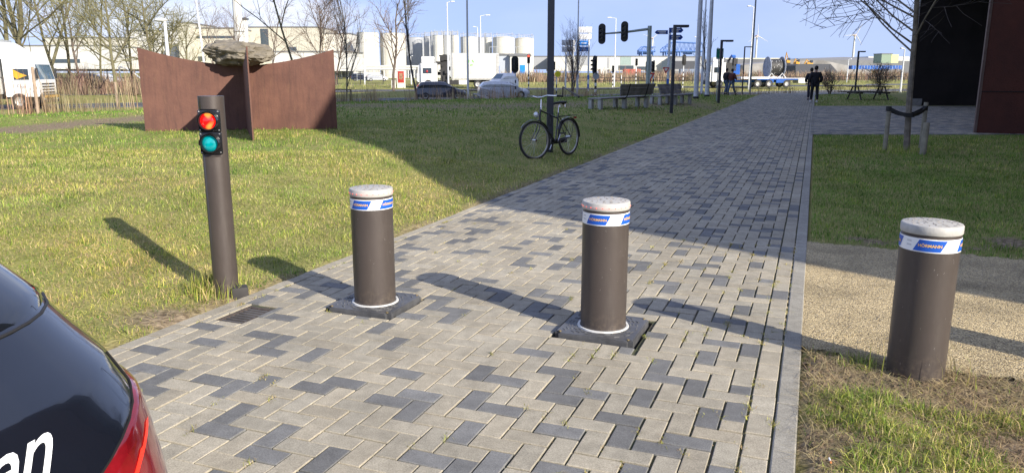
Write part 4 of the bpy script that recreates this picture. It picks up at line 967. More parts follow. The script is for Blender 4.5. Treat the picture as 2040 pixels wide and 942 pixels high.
BT = [ # px, Y, ytop, r, label, dict
 (30, 70, -190, .24, 'thick multi-stemmed bare tree behind the white box truck', dict(stems=3, kids_=(8, 7, 6), bm_=bark_g, tm=twig_y, first=.2, thin=.7)),
 (78, 82, -150, .18, 'tall bare tree behind the cab of the white box truck', dict(stems=2, kids_=(8, 7, 6), bm_=bark_g, tm=twig_b, first=.25)),
 (125, 72, -90, .15, 'mossy bare tree rising from the dry brush, first right of the box truck', dict(stems=2, bm_=bark_g, tm=twig_y, first=.2, kids_=(9, 7, 6))),
 (160, 92, -20, .16, 'slender bare tree in front of the white hall behind the brush', dict(bm_=bark_b, tm=twig_y, first=.25, kids_=(10, 8, 7))),
 (200, 96, -40, .14, 'greenish bare tree with fine twigs beside the round mossy one', dict(bm_=bark_g, tm=twig_y, first=.22, kids_=(11, 8, 8))),
 (229, 64, -45, .15, 'forked mossy bare tree beside the road, left of the steel sculpture', dict(bm_=bark_g, tm=twig_y, first=.24, kids_=(11, 9, 8), spread=(.5, 1.0))),
 (262, 78, -30, .14, 'bare tree with dense olive twigs just left of the white globe lamp', dict(bm_=bark_g, tm=twig_y, first=.16, kids_=(12, 9, 8), spread=(.5, 1.1))),
 (330, 74, 2, .19, 'broad rounded bare tree with dense olive twigs above the sculpture\'s left wing', dict(bm_=bark_g, tm=twig_y, first=.10, kids_=(16, 10, 8), spread=(.6, 1.25), sub=.58)),
 (372, 98, 45, .14, 'smaller olive-twigged bare tree behind the globe lamp', dict(bm_=bark_g, tm=twig_y, first=.1, kids_=(10, 7, 5), spread=(.5, 1.1))),
 (428, 120, 42, .12, 'small brown bare tree left of the boulder, by the brewery', dict(first=.2)),
 (478, 125, 32, .12, 'small brown bare tree at the foot of the tall white chimney', dict(first=.2)),
 (540, 118, 25, .13, 'open-crowned bare tree behind the boulder, right of the chimney', dict(first=.25, kids_=(8, 6, 5))),
 (597, 46, -190, .075, 'young staked-looking tree with mossy yellow stem behind the sculpture\'s right wing', dict(bm_=bark_g, tm=twig_d, first=.34, kids_=(10, 5, 3), bias=.12, sub=.42, spread=(.5, .8), rmin=.006)),
 (635, 96, 12, .14, 'reddish-brown dense bare tree behind the right wing of the sculpture', dict(first=.15, kids_=(13, 9, 8), spread=(.4, .9))),
 (668, 100, 35, .12, 'small reddish-brown bare tree right of the sculpture', dict(first=.15, kids_=(10, 8, 7))),
 (783, 80, 5, .15, 'bare street tree in front of the storage tanks', dict(bm_=bark_b, tm=twig_b, first=.2, kids_=(9, 6, 5), spread=(.4, .85))),
 (1411, 62, 52, .06, 'slim bare sapling between the flagpoles and the green sign', dict(tm=twig_d, bm_=bark_d, first=.3, kids_=(9, 5, 3), sub=.4, bias=.1, rmin=.008)),
]
for i, (px, Y, yt, r, lab, kw) in enumerate(BT):
    x, y, H = px_tree(px, 0, Y, yt); tree('bare_tree', x, y, lab, H * 1.02, r, 100 + i, group='bare winter trees beyond the lawn', **kw)
x, y, z = G(690, 207)
tree('bare_sapling', x, y, 'bare sapling with many upright shoots just right of the steel sculpture', at(690, -20, y)[1] - z, .06, 31, kids_=(14, 5, 3), first=.15, bias=.22, sub=.5, spread=(.25, .5), bm_=bark_d, tm=twig_d, rmin=.008, group='bare winter trees beyond the lawn')
x, y, z = G(833, 200)
tree('bare_sapling', x, y, 'dark leaning young tree next to the dark car on the road', at(800, -100, y)[1] - z, .085, 38, kids_=(12, 5, 3), first=.3, bias=.13, sub=.4, spread=(.3, .55), bm_=bark_d, tm=twig_d, rmin=.008, lean=(-.10, 0), group='bare winter trees beyond the lawn')
x, y, z = G(1140, 195)
tree('bare_shrub_tree', x, y, 'bushy bare young tree inside a low timber guard', at(1140, 88, y)[1] - z, .05, 33, kids_=(10, 6, 4), first=.05, bias=.16, sub=.6, spread=(.3, .6), bm_=bark_b, tm=twig_b, rmin=.008, stems=3)
def guard(p0, p1, label, n=2, h_=None):
    x0, y0, z0 = G(*p0); x1, y1, z1 = G(*p1); t = thing('tree_guard', label, 'tree guard', (x0, y0, z0)); dx, dy = x1 - x0, y1 - y0
    for k in range(n):
        mb = MB(); q = k / (n - 1); mb.tube([(dx * q, dy * q, -.1), (dx * q, dy * q, 1.0)], .055, 8); mb.build('post', pw_, t)
    mb = MB(); mb.bbox((dx / 2, dy / 2, .97), (math.hypot(dx, dy) + .12, .09, .07), .01, rz=math.atan2(dy, dx)); mb.build('rail', pw_, t)
guard((1121, 196), (1153, 196), 'low dark timber guard around the bushy young tree'); guard((668, 206), (700, 206), 'low dark timber rail beside the upright sapling')
for px, py, yt, lab, sd_ in ((1653, 188, 150, 'low bare bush behind the two walkers on the path', 51), (1752, 190, 140, 'spreading bare bush growing beside the picnic table', 52)):
    x, y, z = G(px, py); tree('bare_bush', x, y, lab, at(px, yt, y)[1] - z, .03, sd_, kids_=(6, 4, 3), first=.05, bias=.05, sub=.7, spread=(.4, .9), bm_=bark_b, tm=twig_b, rmin=.009, stems=6, cat='bush')
# the staked tree on the right
x, y, z = G(1804, 300)
rt = tree('staked_tree', x + .02, y, 'bare tree with black strap between timber stakes, in front of the dark buildings', 5.9, .066, 77, kids_=(24, 12, 8), first=.32, bias=.035, wander=.12, sub=.50, spread=(.7, 1.15), bm_=mat('smooth_bark', (.20, .17, .13), .85, var=.3, scale=6, bump=.3), tm=twig_d, rmin=.0065, levels=3, lean=(.03, 0), thin=.62)
stw = mat('stake_timber', (.26, .235, .17), .85, var=.2, scale=5, bump=.3)
sk = [G(1762, 300), G(1838, 308), G(1834, 296)]; tops = [(0, .90), (.0, .92), (.12, 1.0)]
for (sx, sy, sz), lab, hh in zip(sk, ('round timber stake left of the staked tree', 'thick round timber stake right of the staked tree, nearest the camera', 'round timber stake right of the staked tree, behind the thick one'), (.86, .60, .93)):
    mb = MB(); mb.tube([(0, 0, -.1), (.01, 0, hh - .01), (.01, 0, hh)], [.045, .043, .036] if hh != .60 else [.06, .055, .05], 14); o = mb.build('timber_stake', stw, loc=(sx, sy, sz)); tag(o, lab, 'stake', 'timber stakes round the tree')
mb = MB(); a, b, c = Vector((sk[0][0], sk[0][1], .82)), Vector((x, y, .70)), Vector((sk[2][0], sk[2][1], .82))
def strap(p, q, sag=.03, w_=.035):
    n = 10; vs = []
    for i in range(n + 1):
        s = i / n; u = p.lerp(q, s) - Vector((0, 0, sag * math.sin(math.pi * s))); tw = .25 * math.sin(s * 9); vs += [u + Vector((0, -.006 + tw * .02, -w_)), u + Vector((0, -.006 - tw * .02, w_)), u + Vector((0, .006, w_)), u + Vector((0, .006, -w_))]
    mb.add(vs, [(i * 4 + j, i * 4 + (j + 1) % 4, (i + 1) * 4 + (j + 1) % 4, (i + 1) * 4 + j) for i in range(n) for j in range(4)])
off = Vector((0, -.10, 0)); strap(a + Vector((0, -.055, 0)), b + off); strap(b + off, c + Vector((0, -.055, 0))); strap(a + Vector((0, .055, 0)), b + Vector((0, .1, 0))); strap(b + Vector((0, .1, 0)), c + Vector((0, .055, 0)))
for p in (a, c): mb.lathe([(.049, -.045), (.053, -.04), (.053, .04), (.049, .045)], 16, p)
mb.lathe([(.095, -.04), (.1, -.03), (.1, .03), (.095, .04)], 16, b); tag(mb.build('tree_strap', strapm), 'black rubber strap tying the staked tree to its timber stakes', 'strap')

# reeds and dry brush
RP = ([(.40, .31, .19), (.30, .22, .13), (.48, .39, .25), (.20, .15, .09)], [.4, .25, .2, .15])
def band(n, x0, x1, yf, d0, d1, wid, hmin, hmax, seed, name, pal=RP, lean=.3, clump=0.0):
    r = random.Random(seed); pts = []
    while len(pts) < n:
        x = r.uniform(x0, x1); y = yf(x) + r.uniform(d0, d1)
        if clump and fnoise(x, y, clump, seed) < -.05 + r.random() * .2: continue
        pts.append((x, y, height(x, y) - .03))
    hs = np.array([.55 + .9 * max(0, .5 + fnoise(p[0], p[1], .35, 3)) for p in pts])
    return put(blades(name, pts, hmin, hmax, wid, *pal, lean=lean, segs=2, seed=seed, hscale=hs), name)
band(3400, -27, -7, lawn_edge, .3, 4.2, .010, .6, 1.25, 61, 'reeds', lean=.22, clump=.5)
band(500, -27, -12, lawn_edge, .2, 3.0, .012, .9, 1.7, 62, 'reeds', lean=.22)
band(1700, -7, 12, lawn_edge, .6, 4.6, .013, .35, .95, 63, 'reeds', lean=.3, clump=.6)
band(1600, 12, 48, lawn_edge, .6, 4.5, .015, .35, .9, 64, 'reeds', lean=.3, clump=.5)
band(7000, -62, -30, lambda x: 66, 0, 12, .03, .9, 2.3, 65, 'dry_brush', pal=([(.30, .20, .15), (.24, .17, .12), (.36, .27, .18)], [.4, .3, .3]), lean=.5, clump=.25)
band(22000, -5, 160, lambda x: road2y(x) + 30, 0, 26, .06, .9, 2.1, 66, 'dry_brush', pal=([(.33, .235, .17), (.26, .19, .14), (.40, .32, .20)], [.4, .3, .3]), lean=.45, clump=.12)
band(9000, -60, 140, lambda x: road1y(x), 5, 11, .02, .15, .5, 67, 'verge_grass', pal=([(.38, .34, .16), (.24, .26, .08), (.30, .22, .12)], [.5, .3, .2]), lean=.7)
band(9000, -60, 140, lambda x: road2y(x), 7, 20, .03, .15, .5, 68, 'verge_grass', pal=([(.38, .36, .15), (.22, .27, .08)], [.6, .4]), lean=.7)
for px, py, hh, lab in ((70, 222, 1.5, 'grey timber post standing among the reeds in front of the box truck'), (231, 216, 1.55, 'timber post standing among the reeds left of the sculpture')):
    Y = lawn_edge(at(px, 180, 28)[0]) + 1.6; X = at(px, 180, Y)[0]; mb = MB(); mb.tube([(0, 0, -.2), (0, 0, hh + .15)], [.055, .05], 10); tag(mb.build('timber_post', mat('post_timber', (.36, .27, .20), .85, bump=.3), loc=(X, Y, height(X, Y))), lab, 'post', 'timber posts in the reeds')

# ================================================================== VEHICLES
wp_ = mat('white_vehicle_paint', (.78, .78, .78), .35, var=.04, scale=1, coat=.3); navy = mat('navy_paint', (.012, .016, .035), .25, coat=1, var=.05); silver = mat('silver_paint', (.55, .57, .60), .3, metal=.3, coat=.5)
vgl = mat('vehicle_glass', (.03, .04, .05), .08, coat=1); vgl_b = mat('windscreen_glass', (.05, .11, .15), .06, coat=1); chas = mat('chassis_black', (.03, .03, .032), .7); hubm = mat('wheel_hub', (.45, .45, .44), .5, metal=.4); lampr = mat('lamp_red', (.5, .02, .02), .3); lampw = mat('lamp_clear', (.7, .7, .68), .1)
blue_v = mat('vehicle_blue', (.015, .10, .42), .35, coat=.4); yel = mat('machine_yellow', (.62, .33, .03), .5); dirtyw = mat('dirty_white', (.66, .66, .60), .55, var=.12, scale=1.5)
def vwheel(t, x, y, r, w_=.26):
    mb = MB(); mb.T = Matrix.Translation((x, y, r)) @ Matrix.Rotation(math.pi / 2, 4, 'X'); mb.lathe([(r * .55, -w_ / 2), (r * .94, -w_ / 2), (r, -w_ / 2 + .03), (r, w_ / 2 - .03), (r * .94, w_ / 2), (r * .55, w_ / 2)], 24); o = mb.build('wheel', black_rb, t)
    mb = MB(); mb.T = Matrix.Translation((x, y, r)) @ Matrix.Rotation(math.pi / 2, 4, 'X'); mb.lathe([(0, -w_ * .3), (r * .3, -w_ * .25), (r * .55, -w_ / 2)], 16); mb.lathe([(r * .55, w_ / 2), (r * .3, w_ * .25), (0, w_ * .3)], 16); mb.build('hub', hubm, o)
def loft(mb, secs):                          # secs: (x, half width bottom, half width top, z0, z1)
    vs = []
    for x, wb, wt, z0, z1 in secs: vs += [(x, -wb, z0), (x, -wb * 1.02, z0 + (z1 - z0) * .5), (x, -wt, z1 - .04), (x, -wt * .85, z1), (x, wt * .85, z1), (x, wt, z1 - .04), (x, wb * 1.02, z0 + (z1 - z0) * .5), (x, wb, z0)]
    n = 8; mb.add(vs, [(i * n + j, i * n + (j + 1) % n, (i + 1) * n + (j + 1) % n, (i + 1) * n + j) for i in range(len(secs) - 1) for j in range(n)] + [tuple(range(n))[::-1], tuple((len(secs) - 1) * n + j for j in range(n))])
def small_car(x, y, rz, paint, label, L=4.1, H=1.47, cat='car'):
    t = thing('car', label, cat, gz(x, y), rz); k = L / 4.1; h = H / 1.47           # front at +x
    mb = MB(); loft(mb, [(a * k, b, c, d, e * h) for a, b, c, d, e in ((-2.03, .70, .68, .35, .80), (-1.98, .84, .78, .25, .98), (-1.5, .88, .83, .22, 1.0), (.6, .88, .83, .22, .98), (1.2, .87, .80, .22, .93), (1.75, .84, .72, .24, .80), (2.03, .70, .60, .34, .62))]); mb.build('body', paint, t, sharp=30)
    mb = MB(); loft(mb, [(a * k, b, c, .93 * h, e * h) for a, b, c, e in ((-1.93, .76, .70, 1.02), (-1.62, .77, .60, 1.40), (-1.2, .78, .60, 1.46), (-.2, .78, .60, 1.47), (.35, .78, .60, 1.42), (1.15, .76, .70, .96))]); cbn = mb.build('cabin', paint, t, sharp=30)
    for s in (-1, 1):
        for P in ([(-1.35, 1.02), (-.45, 1.0), (-.45, 1.36), (-1.18, 1.35)], [(-.38, 1.0), (.80, 1.0), (.22, 1.35), (-.38, 1.37)]):
            mb = MB(); vs = [(px * k, s * (.795 - (pz - 1.0) / .4 * .17) * 1.0, pz * h) for px, pz in P]; mb.add(vs, [(0, 1, 2, 3)]); mb.build('side_window', vgl, cbn, smooth=False)
        mb = MB(); mb.bbox((-1.97 * k, s * .66, .86 * h), (.12, .22, .16), .02); mb.build('tail_light', lampr, t)
        mb = MB(); mb.bbox((1.88 * k, s * .60, .66 * h), (.16, .26, .11), .02); mb.build('headlight', lampw, t)
    mb = MB(); mb.add([(1.10 * k, -.66, 1.0 * h), (1.10 * k, .66, 1.0 * h), (.42 * k, .52, 1.405 * h), (.42 * k, -.52, 1.405 * h)], [(0, 1, 2, 3)]); mb.build('windscreen', vgl_b, cbn, smooth=False)
    mb = MB(); mb.add([(-1.925 * k, -.62, 1.05 * h), (-1.925 * k, .62, 1.05 * h), (-1.655 * k, .52, 1.37 * h), (-1.655 * k, -.52, 1.37 * h)], [(0, 3, 2, 1)]); mb.build('rear_window', vgl, cbn, smooth=False)
    for wx in (-1.28, 1.28):
        for wy in (-.80, .80): vwheel(t, wx * k, wy, .31, .2)
    return t
RA = math.atan(.56)
x, y, _ = (at(878, 180, 62)[0], 62, 0); y = road1y(x) - 2.2; x = at(878, 180, y)[0]
small_car(x, y, RA * .55 - .12, navy, 'small dark blue hatchback driving along the near road, seen from its left rear')
y = 61; x = at(1028, 180, y)[0]; y = road1y(x) - 2.0; x = at(1003, 180, y)[0]; small_car(x, y, RA * .4, silver, 'silver estate car half hidden behind the grey bench', 4.4, 1.45)
y = 84; x = at(1001, 165, y)[0]; t = small_car(x, y, -2.35, wp_, 'white van with a blue-tinted windscreen, standing before the white and blue pump house', 3.4, 1.85, 'van')
def emblem(mb, pts, y): mb.add([(a, y, b) for a, b in pts], [tuple(range(len(pts)))])
def truck_cab(t, x0, H, paint, L=2.1, W=2.45, z0=.75, winm=vgl, defl=True):   # front at -x
    mb = MB(); mb.prism([(x0 + .10, z0), (x0 + L, z0), (x0 + L, H), (x0 + .35, H), (x0 + .22, H - .25), (x0, H * .58), (x0, z0 + .2)], -W / 2, W / 2); c = mb.build('cab', paint, t, smooth=False)
    for s in (-1, 1):
        mb = MB(); mb.box((x0 + L * .50, s * (W / 2 + .004), H * .70), (L * .44, .012, H * .22)); mb.build('side_window', winm, c, smooth=False)
        mb = MB(); mb.box((x0 + L * .5, s * (W / 2 + .006), H * .5), (.012, .006, H * .55)); mb.box((x0 + L * .8, s * (W / 2 + .006), H * .5), (.012, .006, H * .55)); mb.build('door_line', chas, c, smooth=False)
        mb = MB(); mb.bbox((x0 + .02, s * (W / 2 + .16), H * .72), (.12, .18, .62), .03); mb.build('mirror', chas, c)
    mb = MB(); zA, zB = H * .60, H - .30; xa, xb = x0 - .008 + .0, x0 + .20 - .012
    mb.add([(xa, -W / 2 + .1, zA), (xa, W / 2 - .1, zA), (xb, W / 2 - .15, zB), (xb, -W / 2 + .15, zB)], [(0, 3, 2, 1)]); mb.build('windscreen', vgl_b, c, smooth=False)
    mb = MB(); mb.bbox((x0 - .02, 0, z0 - .12), (.18, W - .05, .5), .04)
    for k in range(4): mb.box((x0 - .012, 0, z0 + .25 + .17 * k), (.05, W * .72, .07))
    mb.build('grille', chas, c, smooth=False)
    for s in (-1, 1): mb = MB(); mb.bbox((x0 - .09, s * (W / 2 - .3), z0 - .08), (.06, .36, .2), .02); mb.build('headlight', lampw, c)
    return c
# white refuse truck, front to the left
y = 93; x = at(832, 150, y)[0]; zb = height(x, y); t = thing('refuse_truck', 'white refuse truck with green emblem on its body, front to the left', 'truck', (x, y, zb), .06)
c = truck_cab(t, 0, 2.95, wp_, L=2.4); c2 = MB(); c2.bbox((1.3, 0, 3.35), (1.5, 2.0, .75), .08); c2.build('roof_box', wp_, c)
mb = MB(); mb.sphere((1.2, -1.27, 2.0), .11, 8, 6, (1, .2, 1.2)); mb.build('driver_jacket', lampr, c)
mb = MB(); g_ = random.Random(3)
for k in range(26): mb.box((2.55 + g_.random() * 1.3, g_.uniform(-1, 1), 1.0 + g_.random() * 2.9), (.2 + g_.random() * .5, .3 + g_.random() * .4, .15 + g_.random() * .5))
mb.box((3.2, 0, 2.2), (.9, 1.6, 3.0)); mb.build('machinery', chas, t, smooth=False)
mb = MB(); mb.bbox((6.9, 0, 2.55), (5.6, 2.5, 3.1), .10); b_o = mb.build('container_body', dirtyw, t)
mb = MB(); mb.bbox((4.25, 0, 2.55), (.22, 2.54, 3.2), .03); mb.bbox((9.55, 0, 2.4), (.35, 2.54, 3.3), .03); mb.box((6.9, -1.26, 1.15), (5.4, .04, .12)); mb.build('body_frame', mat('grey_frame', (.45, .45, .43), .6), b_o)
mb = MB(); eg = mat('emblem_green', (.25, .62, .18), .5)
for a0 in (0, 2.1, 4.2): emblem(mb, [(6.4 + r_ * math.cos(a0 + a), 3.0 + r_ * math.sin(a0 + a)) for r_, a in ((.25, 0), (.42, .1), (.42, 1.2), (.25, 1.3))], -1.262)
mb.build('emblem', eg, b_o, smooth=False)
mb = MB(); mb.box((5.2, 0, .85), (9.0, 1.0, .28)); mb.bbox((4.2, -.95, .75), (1.5, .5, .6), .05); mb.build('chassis', chas, t, smooth=False)
mb = MB(); mb.bbox((5.4, -1.12, .8), (1.5, .12, .65), .04); mb.build('side_guard', wp_, t)
for wx in (1.3, 7.2, 8.5):
    for wy in (-1.08, 1.08): vwheel(t, wx, wy, .52, .32)
# low loader with cable reel, front to the left
y = 100; x = at(1407, 150, y)[0]; zb = height(x, y); t = thing('crane_truck', 'white and blue crane truck with flatbed carrying a big cable reel', 'truck', (x, y, zb), .06)
truck_cab(t, 0, 3.15, wp_, L=2.1)
mb = MB(); mb.bbox((1.2, 0, 3.5), (1.4, 1.9, .6), .15); mb.build('wind_deflector', wp_, t)
mb = MB(); mb.box((2.6, 0, 1.9), (.7, 2.2, 2.4)); mb.tube([(2.8, 0, 1.2), (2.9, .2, 3.4), (3.3, .3, 4.0), (3.8, .2, 3.5)], .17, 6); mb.box((3.7, .1, 3.2), (.5, .6, .9)); mb.build('crane', chas, t, smooth=False)
mb = MB(); mb.box((3.4, -.4, 1.5), (.5, .6, 1.2)); mb.tube([(3.0, -.5, 3.9), (3.5, -.3, 3.9)], .22, 6); mb.box((4.0, 0, 2.3), (.5, .8, 1.3)); mb.build('crane_arm', blue_v, t, smooth=False)
mb = MB(); mb.bbox((6.0, 0, 1.22), (3.6, 2.45, .26), .02); mb.build('front_bed', wp_, t)
mb = MB(); mb.box((9.6, 0, 1.06), (6.6, 2.4, .16)); mb.box((7, 0, .8), (7, 1, .3)); mb.box((9.4, -1.2, .85), (1.2, .06, .5)); mb.box((8.2, -1.2, .85), (.5, .06, .5)); mb.build('flatbed', blue_v, t, smooth=False)
mb = MB(); mb.box((9.9, 0, 1.17), (7.4, 2.5, .06)); mb.build('bed_edge', wp_, t, smooth=False); mb = MB(); mb.bbox((12.3, -.4, .85), (1.2, 1.7, .6), .04); mb.build('tool_box', dirtyw, t)
for wx in (1.35, 6.4, 7.9, 10.2):
    for wy in (-1.1, 1.1): vwheel(t, wx, wy, .50, .3)
rt_ = thing('cable_reel', 'huge grey cable drum wound with black and white cable, standing on the flatbed', 'cable reel', (x + 8.9, y + .06 * 8.9, zb + 1.20), .06)
for sx in (-.95, .95):
    mb = MB(); mb.T = Matrix.Translation((sx, 0, 1.36)) @ Matrix.Rotation(math.pi / 2, 4, 'Y') @ Matrix.Rotation(0, 4, 'Z'); mb.lathe([(0, -.07), (1.30, -.07), (1.34, -.04), (1.34, .04), (1.30, .07), (0, .07)], 36); mb.build('flange', mat('reel_grey', (.24, .27, .34), .7, var=.2, scale=2), rt_)
cbw = mat('cable_black', (.035, .035, .035), .6); cbl = mat('cable_white', (.62, .62, .60), .6); gg = random.Random(9)
mb = MB(); mb.T = Matrix.Translation((0, 0, 1.36)) @ Matrix.Rotation(math.pi / 2, 4, 'Y'); mb.lathe([(1.05, -.88), (1.05, .88)], 30); cbd = mb.build('cable_winding', cbw, rt_)
mb = MB(); mb.T = Matrix.Translation((0, 0, 1.36)) @ Matrix.Rotation(math.pi / 2, 4, 'Y')
for _ in range(90):
    z = gg.uniform(-.85, .80); a = gg.uniform(0, 6.28); mb.lathe([(1.06, z), (1.08, z + .02), (1.06, z + .05)], 4, ang=(a, a + gg.uniform(.1, .35)))
mb.build('white_wraps', cbl, cbd, smooth=False)
mb = MB()
for sx in (-.7, .7): mb.tube([(sx - .5, -1.0, .0), (sx, -1.0, .6), (sx + .5, -1.0, .0)], .06, 5)
mb.box((0, -.6, .08), (1.8, .2, .16)); mb.box((0, .6, .08), (1.8, .2, .16)); mb.build('cradle', wp_, rt_)
# white box truck at the left edge, front to the right
y = 47.5; x = at(97, 180, y)[0]; zb = height(x, y); t = thing('box_truck', 'white box truck at the left edge behind the reeds, yellow shape in its cab window', 'truck', (x, y, zb), math.pi + RA * .35)
c = truck_cab(t, 0, 2.95, wp_, L=1.9, winm=vgl)
for s in (-1, 1): mb = MB(); mb.add([(.62, s * 1.24, 2.0), (.95, s * 1.24, 2.12), (1.36, s * 1.24, 2.36), (1.36, s * 1.24, 1.95), (1.2, s * 1.24, 1.78), (.62, s * 1.24, 1.80)], [(0, 1, 2, 3, 4)]); mb.build('yellow_panel', yel, c, smooth=False)
mb = MB(); mb.prism([(.45, 2.95), (2.0, 2.95), (2.0, 3.95)], -1.15, 1.15); mb.build('wind_deflector', wp_, c, smooth=False)
mb = MB(); mb.bbox((6.1, 0, 2.45), (7.6, 2.55, 3.1), .04); b_o = mb.build('cargo_box', wp_, t); mb = MB(); mb.bbox((2.36, 0, 3.0), (.3, 2.45, 2.2), .04); mb.build('box_front', mat('grey_panel', (.40, .42, .42), .6), b_o)
mb = MB(); mb.box((5.5, 0, .75), (9, 1, .3)); mb.bbox((4.2, 1.05, .7), (1.2, .4, .5), .05); mb.build('chassis', chas, t, smooth=False)
mb = MB(); mb.bbox((-.12, 0, .75), (.2, 2.1, .14), .03); mb.build('bumper_stripe', yel, t)
mb = MB(); mb.text('Fee', .34, lambda u, v: (1.0 - u, 1.236, 1.35 + v)); mb.build('lettering', mat('print_dark', (.12, .12, .16), .6), c, smooth=False)
for wx in (1.2, 7.5, 8.7):
    for wy in (-1.1, 1.1): vwheel(t, wx, wy, .48, .3)

# ================================================================== INDUSTRY ALONG THE HORIZON
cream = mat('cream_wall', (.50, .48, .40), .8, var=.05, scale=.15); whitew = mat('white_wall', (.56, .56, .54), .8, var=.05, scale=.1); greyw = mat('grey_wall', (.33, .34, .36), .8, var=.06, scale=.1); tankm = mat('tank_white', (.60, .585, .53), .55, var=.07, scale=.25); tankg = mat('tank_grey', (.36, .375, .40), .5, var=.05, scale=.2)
bandw = mat('building_glass', (.06, .08, .10), .2); roofg = mat('roof_grey', (.17, .175, .185), .8, var=.15, scale=.08); darkw = mat('dark_wall', (.07, .075, .09), .8); metalr = mat('galvanised', (.48, .50, .52), .5, metal=.4)
def block(x0, y0, x1, y1, Y, D, m, name, label, cat='building', wins=(), roofm=None, group=None, rail=False):
    X0, Z1 = at(x0, y0, Y); X1, Z0 = at(x1, y1, Y); zg = height((X0 + X1) / 2, Y); Z0 = min(Z0, zg) if Z0 < zg + 1.2 else Z0
    t = thing(name, label, cat, ((X0 + X1) / 2, Y, zg), 0, group); W = X1 - X0; h = Z1 - zg; b = Z0 - zg
    mb = MB(); mb.box((0, D / 2, (h + b) / 2), (W, D, h - b)); mb.build('wall', m, t, smooth=False)
    mb = MB(); mb.box((0, D / 2, h + .12), (W + .4, D + .4, .3)); rf = mb.build('roof', roofm or roofg, t, smooth=False)
    for (wx0, wy0, wx1, wy1, wm) in wins:
        A, ZB = at(wx0, wy0, Y); B, ZA = at(wx1, wy1, Y); A -= (X0 + X1) / 2; B -= (X0 + X1) / 2
        mb = MB(); mb.box(((A + B) / 2, -.02, (ZA + ZB) / 2 - zg), (B - A, .10, ZB - ZA)); mb.build('door' if wm is blue_v else 'window', wm, t, smooth=False)
    if rail:
        mb = MB(); n = int(W / 1.2)
        for k in range(n + 1): mb.box((-W / 2 + k * W / n, 0, h + .8), (.07, .07, 1.4))
        mb.box((0, 0, h + 1.5), (W, .07, .08)); mb.build('railing', metalr, rf, smooth=False)
    return t
W_ = bandw
block(-60, 92, 215, 138, 210, 30, whitew, 'factory_hall', 'long low white factory hall behind the bare trees at the far left', wins=[(100, 118, 160, 126, W_)])
block(85, 76, 262, 141, 225, 30, cream, 'factory_hall', 'cream factory hall rising behind the mossy forked tree', wins=[(130, 120, 158, 130, W_), (190, 96, 250, 100, W_)])
block(250, 62, 352, 140, 230, 30, whitew, 'brewery_building', 'white stepped industrial building behind the rounded olive tree')
block(352, 46, 382, 140, 215, 20, cream, 'brewery_tower', 'narrow white tower block just right of the globe lamp')
block(382, 57, 470, 140, 220, 25, cream, 'brewery_building', 'cream industrial block behind the left part of the boulder', wins=[(384, 72, 468, 77, W_), (386, 113, 410, 122, W_)])
block(494, 55, 640, 140, 235, 25, cream, 'brewery_building', 'cream industrial block behind the right half of the boulder', wins=[(518, 58, 536, 94, W_), (573, 94, 591, 107, W_)])
block(540, 104, 700, 142, 190, 15, whitew, 'factory_hall', 'bright white low hall directly above the right wing of the sculpture', wins=[(572, 96, 592, 106, W_)] if 0 else [])
block(600, 68, 700, 140, 240, 20, tankm, 'brewery_building', 'wide pale block left of the storage tanks', rail=True)
def tank(x0, x1, yt, yb, Y, m, label, dome=.06, group='storage tanks of the terminal', ribs=0):
    X0, Z1 = at(x0, yt, Y); X1 = at(x1, yt, Y)[0]; r = (X1 - X0) / 2; zg = height((X0 + X1) / 2, Y + r); h = Z1 - zg
    t = thing('storage_tank', label, 'tank', ((X0 + X1) / 2, Y + r, zg), 0, group)
    mb = MB(); mb.lathe([(r, -.3), (r, h)], 40); mb.build('shell', m, t)
    mb = MB(); mb.lathe([(r, h), (r + .08, h + .05), (r * .5, h + r * dome * 1.6), (0, h + r * dome * 2)], 40); rf = mb.build('roof', m, t)
    mb = MB()
    for k in range(20): a = 6.283 * k / 20; mb.box((r * .97 * math.cos(a), r * .97 * math.sin(a), h + .6), (.07, .07, 1.1))
    mb.lathe([(r * .97, h + 1.1), (r * .97 + .04, h + 1.15), (r * .97, h + 1.2)], 32); mb.build('railing', metalr, rf, smooth=False)
    for z in np.arange(2.2, h, 2.4): pass
    mb = MB(); a = -2.2
    for a in (-2.2, -.7): mb.tube([(r * 1.01 * math.cos(a), r * 1.01 * math.sin(a), 0), (r * 1.01 * math.cos(a), r * 1.01 * math.sin(a), h + 1.6)], .10, 5)
    mb.build('pipe', metalr, t)
TK = [(650, 706, 72, 0, 262, tankm, 'wide cream storage tank furthest left in the tank row', .02), (707, 750, 65, 0, 232, tankm, 'tall cream storage tank, first full one left of the street tree', .03), (752, 804, 66, 0, 236, tankm, 'tall cream storage tank behind the street tree', .03),
 (800, 845, 75, 0, 250, tankg, 'shaded cream storage tank behind the dark leaning tree', .03), (843, 862, 73, 0, 245, tankg, 'slim grey silo, leftmost of the tight silo cluster', .05), (856, 872, 72, 0, 240, tankg, 'slim grey silo, second in the tight silo cluster', .05), (862, 882, 71, 0, 232, tankm, 'slim pale silo right above the refuse truck cab', .05), (882, 898, 71, 0, 234, tankg, 'slim silo crossed by the first tall street lamp', .05), (898, 913, 71, 0, 238, tankm, 'slim pale silo at the right end of the tight cluster', .05),  # the shaded cream tank has its shade put in as grey colour
 (916, 950, 74, 0, 250, tankm, 'squat cream tank behind the refuse truck body', .06), (950, 967, 75, 0, 262, tankg, 'narrow grey tank half hidden behind a pale one', .06), (965, 980, 75, 0, 252, tankm, 'narrow pale tank left of the big domed tank', .06), (981, 1025, 75, 0, 245, tankm, 'big white domed tank above the pump house', .10), (1026, 1064, 77, 0, 248, tankm, 'white domed tank furthest right in the tank row', .10)]
for a in TK: tank(*a[:7], dome=a[7])
